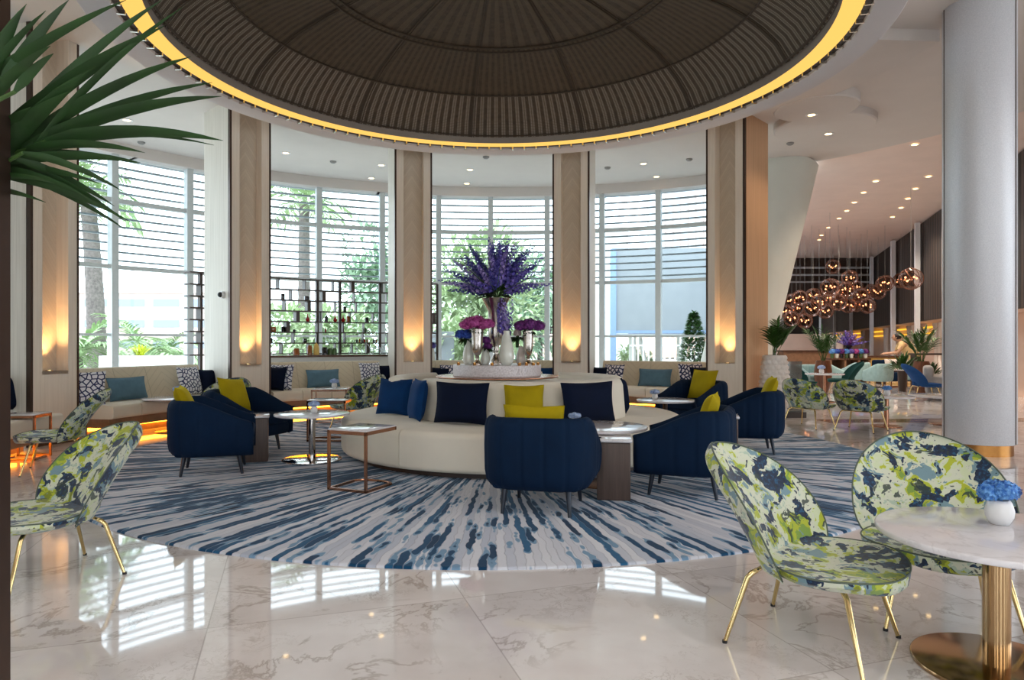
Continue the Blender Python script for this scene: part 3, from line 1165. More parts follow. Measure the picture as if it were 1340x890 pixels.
# curved backs, pinwheel fashion
BK = [(-66, 74, (0.08, 0.0), 1.30), (84, 150, (0.06, 0.10), 1.34), (160, 215, (0.0, 0.14), 1.36), (226, 288, (-0.16, 0.12), 1.38)]
for a, b, off, R0 in BK:
    mb = MB()
    pr = [(R0 - 0.30, 0.40), (R0 - 0.02, 0.40), (R0, 0.44), (R0 - 0.03, 0.80), (R0 - 0.055, 0.855), (R0 - 0.10, 0.875), (R0 - 0.24, 0.875), (R0 - 0.29, 0.85), (R0 - 0.30, 0.80)]
    mb.sweep(pr, off, fr(a), fr(b), 30, round_end=0.12)
    obj('backrest', mb, M['cream'], sofa, angle=50)
mb = MB()
mb.lathe([(0.001, 0.80), (1.16, 0.80), (1.16, 0.40)], 64, (0, 0, 0))
obj('core', mb, M['cream'], sofa)


def sofa_cushion(xp, w, h, m, label, R0, off, lean, turn=0.0, roll=0.0, z=0.455, th=0.16):
    # front surface of a back arc: near side of the circle
    cx, cy = SX + off[0], SY + off[1]
    u = (xp - CX) / F
    A = u * u + 1
    B = -2 * (u * cx + cy)
    Cq = cx * cx + cy * cy - R0 * R0
    d = (-B - sqrt(max(B * B - 4 * A * Cq, 0.0))) / (2 * A)
    x, y = u * d, d
    rz = atan2(y - cy, x - cx) + pi / 2
    return cushion(w, h, th, m, label, (x, y, z + ZG), rz + turn, lean, roll, group='cushions on the island sofa')


sofa_cushion(602, 0.62, 0.42, M['navy_dark'], 'large navy cushion on the cream sofa back, left of the tall yellow cushion', 1.42, (0.08, 0), 0.12)
sofa_cushion(686, 0.40, 0.40, M['mustard'], 'mustard yellow square cushion upright against the cream sofa back', 1.40, (0.08, 0), 0.12)
sofa_cushion(772, 0.66, 0.42, M['navy_dark'], 'large navy cushion on the cream sofa back, right of the tall yellow cushion', 1.42, (0.08, 0), 0.12)
cushion(0.46, 0.42, 0.15, M['blue_velvet'], 'bright blue cushion leaning on the left arm of the cream sofa back', (-1.40, 8.0, 0.46), radians(-28), 0.22,
        group='cushions on the island sofa')
cushion(0.42, 0.44, 0.14, M['blue_velvet'], 'blue cushion edge on in the gap between two cream sofa backs', (-1.06, 7.47, 0.46), radians(-66), 0.16,
        group='cushions on the island sofa')
cushion(0.40, 0.42, 0.14, M['navy_dark'], 'dark cushion peeping past the right end of the cream sofa back', (1.36, 8.32, 0.46), radians(86), 0.12,
        group='cushions on the island sofa')

# marble flower stand on the middle of the sofa
DX, DY = -0.18, 8.3
ZS = 0.87
t = thing('tray', 'thin round tray under the marble flower stand on the cream sofa', 'tray', (DX, DY, ZS + ZG - 0.005))
mb = MB()
mb.lathe(disc_prof(0.74, 0, 0.018, 0.006), 80)
obj('plate', mb, M['rose_bronze'], t)
drum = MB()
drum.lathe(disc_prof(0.53, 0.0, 0.135, 0.01), 80)
o = obj('flower_stand', drum, M['block'], None, (DX, DY, ZS + ZG + 0.013))
tag(o, 'low round white marble stand carrying the vases in the middle of the sofa', 'stand')
ZD = ZS + ZG + 0.013 + 0.135


def at_d(xp, d):
    return (xp - CX) / F * d


def vase(name, label, prof, m, xp, d, fn=None, n=32, group='vases on the marble stand'):
    mb = MB()
    mb.lathe(prof, n, fn=fn)
    o = obj(name, mb, m, None, (at_d(xp, d), d, ZD), angle=60)
    return tag(o, label, 'vase', group)


def trumpet(h, r_top, r_foot, bowl):
    """silver footed trumpet outline of height h"""
    return [(0.001, 0), (r_foot, 0), (r_foot, 0.02 * h), (r_foot * 0.72, 0.08 * h), (r_foot * 0.45, 0.14 * h), (r_foot * 0.36, 0.19 * h), (r_foot * 0.52, 0.22 * h), (r_foot * 0.36, 0.25 * h),
            (bowl * 0.75, 0.33 * h), (bowl, 0.45 * h), (bowl * 1.02, 0.6 * h), (bowl * 1.08, 0.8 * h), (r_top, h), (r_top - 0.006, h), (bowl * 1.0, 0.8 * h), (bowl * 0.9, 0.5 * h), (0.001, 0.36 * h)]


flute = lambda r, z, q: r * (1 + 0.03 * abs(sin(4 * q)))
vase('trumpet_vase', 'tall fluted silver vase at the centre of the marble stand under the delphiniums', trumpet(0.80, 0.17, 0.085, 0.085), M['pewter'], 649, 8.34, flute, 48)
vase('goblet_vase', 'slim silver footed vase of magenta flowers on the left of the stand', trumpet(0.42, 0.075, 0.055, 0.062), M['pewter'], 624.5, 8.05, flute, 48)
vase('goblet_vase', 'slim silver footed vase of purple flowers on the right of the stand', trumpet(0.40, 0.066, 0.055, 0.056), M['pewter'], 691, 8.05, flute, 48)
egg = lambda h, r: [(0.001, 0), (r * 0.6, 0), (r * 0.92, 0.12 * h), (r, 0.28 * h), (r * 0.9, 0.48 * h), (r * 0.6, 0.76 * h), (r * 0.42, 0.93 * h), (r * 0.45, h), (r * 0.38, h), (r * 0.5, 0.75 * h), (0.001, 0.2 * h)]
vase('bud_vase', 'white pearl glass vase at the left end of the marble stand', egg(0.32, 0.07), M['white_vase'], 613, 8.18)
vase('bud_vase', 'short white pearl glass vase behind the left silver goblet', egg(0.22, 0.058), M['white_vase'], 635, 8.2)
vase('bud_vase', 'tall white teardrop glass vase in front of the tall silver vase', egg(0.40, 0.088), M['white_vase'], 663, 8.0)
vase('bud_vase', 'small smoky glass vase left of the right silver goblet', egg(0.22, 0.06), plain('smoky_glass', (196, 184, 176), 0.15), 681.5, 8.14)


def petals(mb, c, size, rnd, n=4):
    """one little flower: n petals around a random facing"""
    w = Vector((rnd.gauss(0, 1), rnd.gauss(0, 1), rnd.gauss(0, 1))).normalized()
    return petals_dir(mb, c, size, w, rnd, n)


def petals_dir(mb, c, size, w, rnd, n=4):
    a = w.orthogonal().normalized()
    b = w.cross(a)
    q0 = rnd.uniform(0, pi)
    c = Vector(c)
    for k in range(n):
        q = q0 + 2 * pi * k / n
        e = a * cos(q) + b * sin(q)
        s = a * -sin(q) + b * cos(q)
        p1 = c + e * size * 0.55 + s * size * 0.38 + w * size * 0.15
        p2 = c + e * size * 1.0 + w * size * 0.1
        p3 = c + e * size * 0.55 - s * size * 0.38 + w * size * 0.15
        mb.add([c, p1, p2, p3], [(0, 1, 2, 3)])


def flower_head(mb, c, r, sc, n, size, rnd):
    for i in range(n):
        z = 1 - 2 * (i + 0.5) / n
        if z < -0.55:
            continue
        q = i * 2.399963
        w = Vector((sqrt(1 - z * z) * cos(q), sqrt(1 - z * z) * sin(q), z))
        p = Vector(c) + Vector((w.x * r * sc[0], w.y * r * sc[1], w.z * r * sc[2])) * rnd.uniform(0.88, 1.05)
        petals_dir(mb, p, size, (w + Vector((rnd.uniform(-.3, .3), rnd.uniform(-.3, .3), rnd.uniform(-.3, .3)))).normalized(), rnd)


def spike(mb, p0, p1, r, n, size, rnd, bend=0.0):
    p0, p1 = Vector(p0), Vector(p1)
    ax = (p1 - p0)
    L = ax.length
    ax.normalize()
    a = ax.orthogonal().normalized()
    b = ax.cross(a)
    for i in range(n):
        t = i / n
        rr = r * (1 - 0.8 * t ** 1.5) * (0.6 + 0.4 * min(1, t * 6))
        q = i * 2.4
        e = a * cos(q) + b * sin(q)
        c = p0 + ax * (L * t) + e * rr * rnd.uniform(.7, 1.1) + Vector((0, 0, -bend * t * t))
        petals_dir(mb, c, size * (1 - 0.55 * t), (e + ax * 0.3).normalized(), rnd, 5)


rnd = random.Random(11)
# the great delphinium fan
cx, cy, cz = at_d(650, 8.34), 8.34, P(0, 385, 8.34).z
bq = thing('delphinium_bouquet', 'huge fan of blue and violet delphinium spikes above the tall silver vase', 'flowers', (cx, cy, cz))
for k in range(84):
    t = (k * 0.618034) % 1.0
    q = 2 * pi * rnd.random()
    el = rnd.uniform(0.04, 1.0) * radians(86)
    front = rnd.random() < 0.5
    fl = radians(-6) + 2 * 0
    dirv = Vector((cos(el) * cos(q), cos(el) * sin(q) * 0.75, sin(el)))
    L = rnd.uniform(0.60, 0.80) * (1.0 - 0.12 * sin(el))
    st = dirv * 0.16
    mb = MB()
    spike(mb, st, dirv * L + Vector((0, 0, 0.02)), 0.046, 50, 0.029, rnd, 0.03 * cos(el))
    obj('flower_spike', mb, M[rnd.choice(['delph', 'delph', 'delph_dark', 'lilac', 'delph_dark'])], bq)
mb = MB()
for k in range(30):
    q = 2 * pi * rnd.random()
    el = rnd.uniform(0.1, 1.3)
    dirv = Vector((cos(el) * cos(q), cos(el) * sin(q), sin(el)))
    mb.tube([Vector((0, 0, -0.06)), dirv * 0.2, dirv * rnd.uniform(0.55, 0.74)], [0.004, 0.004, 0.0015], 5)
obj('stems', mb, M['stem'], bq)
mb = MB()
for k in range(60):
    q = 2 * pi * rnd.random()
    el = rnd.uniform(-0.2, 0.9)
    d = Vector((cos(el) * cos(q), cos(el) * sin(q), sin(el)))
    s = d.cross(Vector((0, 0, 1))).normalized()
    p = d * 0.05
    mb.add([p, p + d * .1 + s * .02, p + d * .2 + Vector((0, 0, -.03)), p + d * .1 - s * .02], [(0, 1, 2, 3)])
obj('foliage', mb, M['leaf_dark'], bq)

# trailing delphiniums
c0 = Vector((at_d(661, 8.1), 8.1, P(0, 437, 8.1).z))
tr = thing('delphinium_sprig', 'lilac delphinium sprigs trailing over the tall teardrop vase', 'flowers', tuple(c0))
for k in range(9):
    a = Vector((rnd.uniform(-.05, .05), rnd.uniform(-.04, .04), 0))
    mb = MB()
    spike(mb, a, a + Vector((rnd.uniform(-.1, .1), rnd.uniform(-.06, .06), rnd.uniform(.28, .44))), 0.045, 34, 0.026, rnd)
    obj('flower_spike', mb, M[rnd.choice(['delph', 'lilac', 'delph'])], tr)


def bunch(name, label, xp, yp, d, heads, m, leafy=True, group='flower bunches on the marble stand'):
    c = P(xp, yp, d)
    t = thing(name, label, 'flowers', tuple(c), 0, group)
    for (ox, oy, oz, r) in heads:
        mb = MB()
        flower_head(mb, (ox, oy, oz), r, (1, 1, 0.8), 110, 0.022, rnd)
        mb.ball((ox, oy, oz), r * 0.86, 12, 8, (1, 1, 0.78))
        obj('flower_head', mb, m, t)
    if leafy:
        mb = MB()
        for k in range(26):
            q = 2 * pi * rnd.random()
            dd = Vector((cos(q), sin(q), rnd.uniform(-.6, .2))).normalized()
            s = dd.cross(Vector((0, 0, 1))).normalized()
            p = Vector((0, 0, -0.05))
            mb.add([p, p + dd * .06 + s * .02, p + dd * .12 + Vector((0, 0, -.02)), p + dd * .06 - s * .02], [(0, 1, 2, 3)])
        mb.tube([(0, 0, -0.17), (0, 0, 0)], 0.02, 8)
        obj('foliage', mb, M['leaf_dark'], t)
    return t


bunch('hydrangea_bunch', 'magenta hydrangea dome in the left silver goblet', 624, 424, 8.05,
      [(-.12, -.02, -.01, .085), (-.03, -.07, .01, .085), (.07, -.05, -.01, .085), (.13, 0, 0, .075), (0, .05, .03, .09), (-.08, .05, .02, .08)], M['magenta'])
bunch('hydrangea_bunch', 'dark purple flower dome in the right silver goblet', 693, 427, 8.05,
      [(-.10, -.02, 0, .08), (0, -.07, .01, .085), (.10, -.02, 0, .08), (0, .05, .02, .09)], M['purple'])
bunch('hydrangea_bunch', 'bright blue hydrangea in the left white vase', 609, 438, 8.18, [(-.05, 0, 0, .07), (.03, -.02, 0, .075)], M['deep_blue_fl'])
bunch('hydrangea_bunch', 'small wine purple bunch in the short white vase', 636, 448, 8.2, [(0, 0, 0.02, .055), (.02, 0, -.05, .05)], M['purple'])
bunch('rose', 'pale rose in the small smoky glass vase', 677, 436, 8.14, [(0, 0, 0, .045)], plain('pale_rose', (206, 190, 186), 0.6))
for i, (xp, dd) in enumerate(((600, 8.0), (621, 7.86), (644, 7.82), (680, 7.84), (689, 7.86), (698, 7.9), (704, 7.98))):
    t = thing('votive_candle', 'small gilded votive candle on the rim of the marble stand', 'candle', (at_d(xp, dd), dd, ZD), 0, 'votive candles on the marble stand')
    mb = MB()
    mb.lathe([(0.001, 0), (0.018, 0), (0.021, 0.03), (0.018, 0.03), (0.016, 0.012), (0.001, 0.012)], 16)
    obj('cup', mb, M['gold_glass'], t)
    mb = MB()
    mb.lathe([(0.001, 0.034), (0.004, 0.024), (0.001, 0.014)], 8)
    obj('flame', mb, M['candle'], t)
VOT = [o for o in bpy.data.objects if o.name.startswith('votive_candle')]
for o, w in zip(VOT, ['leftmost, in front of the left white vase', 'below the left silver goblet', 'below the short white vase', 'at the foot of the small smoky vase',
                      'just left of the right silver goblet foot', 'just right of the right silver goblet foot', 'rightmost at the end of the rim']):
    o['label'] = 'small gilded votive candle on the marble stand, ' + w

# ================================================================ TUB ARMCHAIRS


def make_tub(label, loc, rz, m, group, ms=None):
    root = thing('tub_armchair', label, 'armchair', loc, rz, group)
    w, yb, yf, rc = 0.42, -0.40, 0.38, 0.26
    th = 0.115
    # outer plan line from front-left round the back to front-right
    path = []
    K = 26
    for i in range(K):
        path.append((-w, yf + (yb + rc - yf) * i / K))
    for i in range(K + 1):
        a = pi + pi / 2 * i / K
        path.append((-w + rc + rc * cos(a), yb + rc + rc * sin(a)))
    for i in range(1, K):
        path.append((-w + rc + (2 * (w - rc)) * i / K, yb))
    for i in range(K + 1):
        a = 1.5 * pi + pi / 2 * i / K
        path.append((w - rc + rc * cos(a), yb + rc + rc * sin(a)))
    for i in range(1, K + 1):
        path.append((w, yb + rc + (yf - yb - rc) * i / K))
    N = len(path)
    S = [0.0]
    for i in range(1, N):
        S.append(S[-1] + hypot(path[i][0] - path[i - 1][0], path[i][1] - path[i - 1][1]))
    LT = S[-1]
    nch = 13
    vs, prof_n = [], 0
    for i in range(N):
        x, y = path[i]
        a, b = path[max(i - 1, 0)], path[min(i + 1, N - 1)]
        tx, ty = b[0] - a[0], b[1] - a[1]
        l = hypot(tx, ty)
        nx, ny = -ty / l * -1, tx / l * -1            # outward
        nx, ny = ty / l, -tx / l
        if nx * x + ny * (y - 0.05) < 0:
            nx, ny = -nx, -ny
        k = (yf - y) / (yf - yb - 0.24)
        k = max(0, min(1, k))
        k = 0.6 * k + 0.4 * k * k * (3 - 2 * k)
        top = 0.515 + 0.215 * k
        ph = (S[i] / LT * nch) % 1.0
        gr = 0.012 * math.exp(-(min(ph, 1 - ph) * LT / nch / 0.012) ** 2)
        e = min(S[i], LT - S[i])
        kk = sqrt(max(0.0, 1 - (1 - min(1.0, e / 0.06)) ** 2))
        tt = th * (0.45 + 0.55 * kk)
        o = -gr - (th - tt) / 2
        zb = 0.19
        sec = [(-tt + o * 0, zb + 0.02), (-tt, top - 0.07), (-tt + 0.012, top - 0.03), (-tt + 0.04, top - 0.006), (-tt / 2, top), (-0.035, top - 0.008), (-0.012, top - 0.03), (0, top - 0.08),
               (0.004, (top + zb) / 2 + .05), (0, zb + 0.13), (-0.012, zb + 0.06), (-0.045, zb + 0.015), (-0.08, zb)]
        prof_n = len(sec)
        for j, (n_, z_) in enumerate(sec):
            q = n_ + (o if j >= 4 else -(th - tt) * 0 + gr * 0.6)
            vs.append((x + nx * q, y + ny * q, z_))
    fs = []
    for i in range(N - 1):
        for j in range(prof_n):
            j2 = (j + 1) % prof_n
            fs.append((i * prof_n + j, (i + 1) * prof_n + j, (i + 1) * prof_n + j2, i * prof_n + j2))
    fs.append(tuple(range(prof_n)))
    fs.append(tuple((N - 1) * prof_n + j for j in range(prof_n - 1, -1, -1)))
    mb = MB().add(vs, fs)
    obj('shell', mb, m, root, angle=60)
    mb = MB()
    mb.rbox((0, 0.02, 0.265), (0.66, 0.70, 0.15), 0.04, 4)
    obj('seat_base', mb, m, root, angle=60)
    mb = MB()
    mb.rbox((0, 0.035, 0.385), (0.64, 0.70, 0.12), 0.045, 4)
    obj('seat_cushion', mb, m, root, angle=60)
    for sx in (-1, 1):
        for sy in (-1, 1):
            mb = MB()
            mb.tube([(sx * 0.24, 0.0 + sy * 0.24, 0.21), (sx * 0.255, 0.0 + sy * 0.275, 0.0)], [0.024, 0.013], 12)
            obj('leg', mb, ms or M['dark_leg'], root)
    return root


NG = 'navy tub armchairs around the island sofa'
tubA = make_tub('navy velvet tub chair with its channelled back to the camera, yellow cushion peeping over', (0.24, 5.36, ZG), face_rz(0.24, 0.97), M['navy'], NG)
tubs = [
    ((1.50, 5.92, ZG), (-0.93, 0.37), 'navy velvet tub chair side on beside the front brown block table, right of sofa'),
    ((2.78, 8.15, ZG), (-0.96, 0.22), 'navy velvet tub chair at the rug edge in front of the white textured planter'),
    ((2.62, 9.92, ZG), (-0.82, -0.57), 'navy velvet tub chair behind the right hand chairs, facing the small round table'),
    ((-2.98, 6.88, ZG), (0.94, 0.32), 'navy velvet tub chair side on, hiding the brown block table left of the sofa'),
    ((-3.14, 8.12, ZG), (0.95, -0.30), 'navy velvet tub chair showing its open seat beside the round mirror based table'),
]
for loc, f, lb in tubs:
    dup(tubA, loc, face_rz(*f), lb)


def chair_cushion(cx, cy, f, m, label, back=0.17, z=0.465, w=0.42, h=0.40, lean=0.35, side=0.0, turn=0.0, roll=0.0):
    l = hypot(*f)
    fx, fy = f[0] / l, f[1] / l
    loc = (cx - fx * back + fy * side, cy - fy * back - fx * side, z + ZG)
    # local -Y is the front of a cushion
    return cushion(w, h, 0.13, m, label, loc, atan2(fx, -fy) + turn, lean, roll, group='yellow cushions on the navy tub chairs')


chair_cushion(0.24, 5.36, (0.24, 0.97), M['mustard'], 'mustard cushion showing over the back of the front navy tub chair', 0.16, w=0.46, h=0.36, lean=0.25, side=-0.02)
chair_cushion(1.50, 5.92, (-0.93, 0.37), M['mustard'], 'mustard cushion showing over the back of the side on navy tub chair', 0.12, w=0.44, h=0.40, lean=0.3)
chair_cushion(2.78, 8.15, (-0.96, 0.22), M['mustard'], 'mustard cushion on the navy tub chair before the white planter', 0.16, h=0.44, w=0.42)
chair_cushion(2.62, 9.92, (-0.82, -0.57), M['mustard'], 'mustard cushion on the farthest navy tub chair right of the sofa', 0.12, h=0.44, w=0.44)
chair_cushion(-2.98, 6.88, (0.94, 0.32), M['mustard'], 'mustard cushion sunk in the seat of the side on navy chair left of the rug', 0.16, h=0.42, lean=0.42)
chair_cushion(-3.14, 8.12, (0.95, -0.30), M['mustard'], 'mustard square cushion standing in the open navy chair beside the round mirror table', 0.10, h=0.42, w=0.42, lean=0.4, roll=0.1)

# ================================================================ SMALL TABLES


def block_table(label, x, y, rz, w=0.30, d=0.34):
    t = thing('block_table', label, 'side table', (x, y, ZG), rz, 'brown block side tables with marble tops')
    mb = MB()
    mb.rbox((0, 0, 0.235), (w, d, 0.47), 0.012, 2)
    obj('body', mb, M['brown_wood'], t)
    mb = MB()
    mb.rbox((0, 0, 0.485), (w + 0.03, d + 0.03, 0.03), 0.012, 3)
    obj('top', mb, M['marble'], t)
    return t


bt = block_table('brown block table with white marble top between the two front navy chairs', 0.845, 5.72, radians(-8), 0.27, 0.30)
dup(bt, (-2.80, 7.50, ZG), radians(18), 'brown block table with marble top between the two navy chairs on the left')
dup(bt, (2.30, 7.45, ZG), radians(-15), 'brown block table with marble top behind the side on navy chair')


def round_table(label, loc, R, h, col_r, base_r, m_top, m_met, group=None, base_h=0.015):
    t = thing('round_table', label, 'table', loc, 0, group)
    mb = MB()
    mb.lathe(disc_prof(R, h - 0.026, h, 0.008), 72)
    obj('tabletop', mb, m_top, t)
    mb = MB()
    mb.lathe([(col_r, base_h * 0.5), (col_r, h - 0.03), (col_r * 2.2, h - 0.027)], 28)
    obj('column', mb, m_met, t)
    mb = MB()
    mb.lathe(disc_prof(base_r, 0, base_h, 0.005), 56)
    obj('base', mb, m_met, t)
    return t


TG = 'round marble lounge tables'
rt = round_table('round marble table with bright mirror base left of the cream sofa', (-2.18, 7.5, ZG), 0.40, 0.515, 0.035, 0.32, M['marble'], M['chrome'], TG)
round_table('round marble table behind the front navy chair, close to the sofa seat', (0.80, 6.22, ZG), 0.42, 0.53, 0.022, 0.22, M['marble'], M['rose_bronze'], TG)
round_table('round marble table right of the sofa before the far navy chair', (2.05, 9.2, ZG), 0.38, 0.52, 0.03, 0.22, M['marble'], M['bronze'], TG)
round_table('round marble table on brass column in the right front corner', (1.93, 2.74, 0), 0.43, 0.545, 0.049, 0.30, M['marble'], M['table_brass'], TG, 0.02)
round_table('round marble table before the bench under the palm view window', (-4.95, 10.0, 0), 0.39, 0.50, 0.025, 0.22, M['marble'], M['rose_bronze'], TG)
round_table('round marble table beside the pair of patterned chairs near the satin column', (5.77, 10.6, 0), 0.40, 0.48, 0.035, 0.22, M['marble'], M['rose_bronze'], TG)
round_table('round marble table partly hidden by the satin column', (6.85, 10.9, 0), 0.5, 0.46, 0.035, 0.22, M['marble'], M['rose_bronze'], TG)


def frame_table(label, loc, rz, w, d, h, group, cshape=True):
    t = thing('frame_table', label, 'side table', loc, rz, group)
    b = 0.022
    mb = MB()
    mb.rbox((0, 0, h - 0.012), (w - 0.01, d - 0.01, 0.02), 0.004, 2)
    obj('top', mb, M['marble'], t)
    mb = MB()
    for sx in (-1, 1):
        mb.box((sx * (w / 2 - b / 2), 0, h - 0.03), (b, d, 0.03))
    for sy in (-1, 1):
        mb.box((0, sy * (d / 2 - b / 2), h - 0.03), (w, b, 0.03))
    obj('top_frame', mb, M['rose_bronze'], t)
    legs = ((-1, -1), (1, -1)) if cshape else ((-1, -1), (1, -1), (-1, 1), (1, 1))
    for sx, sy in legs:
        mb = MB()
        mb.box((sx * (w / 2 - b / 2), sy * (d / 2 - b / 2), (h - 0.04) / 2), (b, b, h - 0.04))
        obj('leg', mb, M['rose_bronze'], t)
    mb = MB()
    for sx in (-1, 1):
        mb.box((sx * (w / 2 - b / 2), -0.05, b / 2), (b, d - 0.1, b))
    mb.box((0, -d / 2 + b / 2, b / 2), (w, b, b))
    if cshape:
        mb.tube([(w / 2 * cos(pi * k / 12), d / 2 - 0.1 + 0.10 * sin(pi * k / 12), b / 2) for k in range(13)], b / 2, 6)
    else:
        mb.box((0, d / 2 - b / 2, b / 2), (w, b, b))
    obj('floor_frame', mb, M['rose_bronze'], t)
    return t


FG = 'bronze frame side tables'
frame_table('bronze C shaped side table with white top beside the cream sofa seat', (-1.33, 6.12, ZG), radians(-24), 0.41, 0.46, 0.535, FG)
frame_table('small bronze frame table standing behind the round mirror table', (-2.40, 9.05, ZG), 0.0, 0.50, 0.36, 0.54, FG)
frame_table('low marble and bronze table before the bench of the bottle shelf', (-2.95, 11.2, 0), radians(6), 0.56, 0.40, 0.555, FG, False)
frame_table('small marble and bronze table behind the rear patterned chair at the far left', (-5.44, 7.7, 0), radians(8), 0.36, 0.36, 0.51, FG, False)


def bud(label, loc, m, r=0.05, s=1.0, fl='small blue hydrangea head', where=''):
    v = MB()
    r = 0.05 * s
    v.lathe([(0.001, 0), (r * 0.7, 0), (r, 0.03 * s), (r * 1.05, 0.055 * s), (r * 0.9, 0.085 * s), (r * 0.75, 0.1 * s), (r * 0.65, 0.1 * s), (r * 0.8, 0.05 * s), (0.001, 0.02 * s)], 40,
            fn=lambda rr, z, q: rr * (1 + 0.03 * sin(18 * q) * sin(z / s * 190)))
    o = obj('flower_vase', v, M['white_china'], None, loc, angle=70)
    tag(o, 'small white china vase ' + where, 'vase', 'small white table vases')
    h = MB()
    c = (0, 0, 0)
    for ox, oy, oz, rr in ((-.045, 0, 0, .042), (.045, .01, 0, .042), (0, -.03, .012, .045), (0, .03, .01, .042)):
        flower_head(h, (ox * s, oy * s, oz * s), rr * s, (1, 1, 0.85), 60, 0.016 * s, rnd)
        h.ball((ox * s, oy * s, oz * s), rr * s * 0.82, 10, 7)
    h.tube([(0, 0, -0.06 * s), (0, 0, 0)], 0.012 * s, 8)
    o = obj('hydrangea', h, m, None, (loc[0], loc[1], loc[2] + 0.13 * s))
    tag(o, fl + ' ' + where, 'flowers', 'small hydrangeas in the table vases')


bud('', (at_d(1308, 2.86), 2.86, 0.546), M['blue_fl'], s=1.0, where='on the marble table in the right front corner')
bud('', (at_d(411, 7.5), 7.5, 0.515 + ZG), M['pale_fl'], s=0.72, where='on the round mirror table left of the sofa')
bud('', (at_d(752, 6.25), 6.25, 0.53 + ZG), M['pale_fl'], s=0.66, where='on the table behind the front navy chair')
bud('', (at_d(857, 9.2), 9.2, 0.52 + ZG), M['pale_fl'], s=0.75, where='on the round table right of the sofa')
bud('', (at_d(233, 10.0), 10.0, 0.50), M['pale_fl'], s=0.9, where='on the table before the palm view bench')
bud('', (at_d(437.5, 11.2), 11.2, 0.555), M['pale_fl'], s=0.85, where='on the bronze table before the bottle shelf bench')
bud('', (at_d(1161, 10.6), 10.6, 0.48), M['blue_fl'], s=0.85, where='on the round table beside the paired patterned chairs')
bud('', (at_d(1075, 15.0), 15.0, 0.62), M['pale_fl'], s=1.0, where='on the hall table between the green chairs')

# ================================================================ PETAL CHAIRS


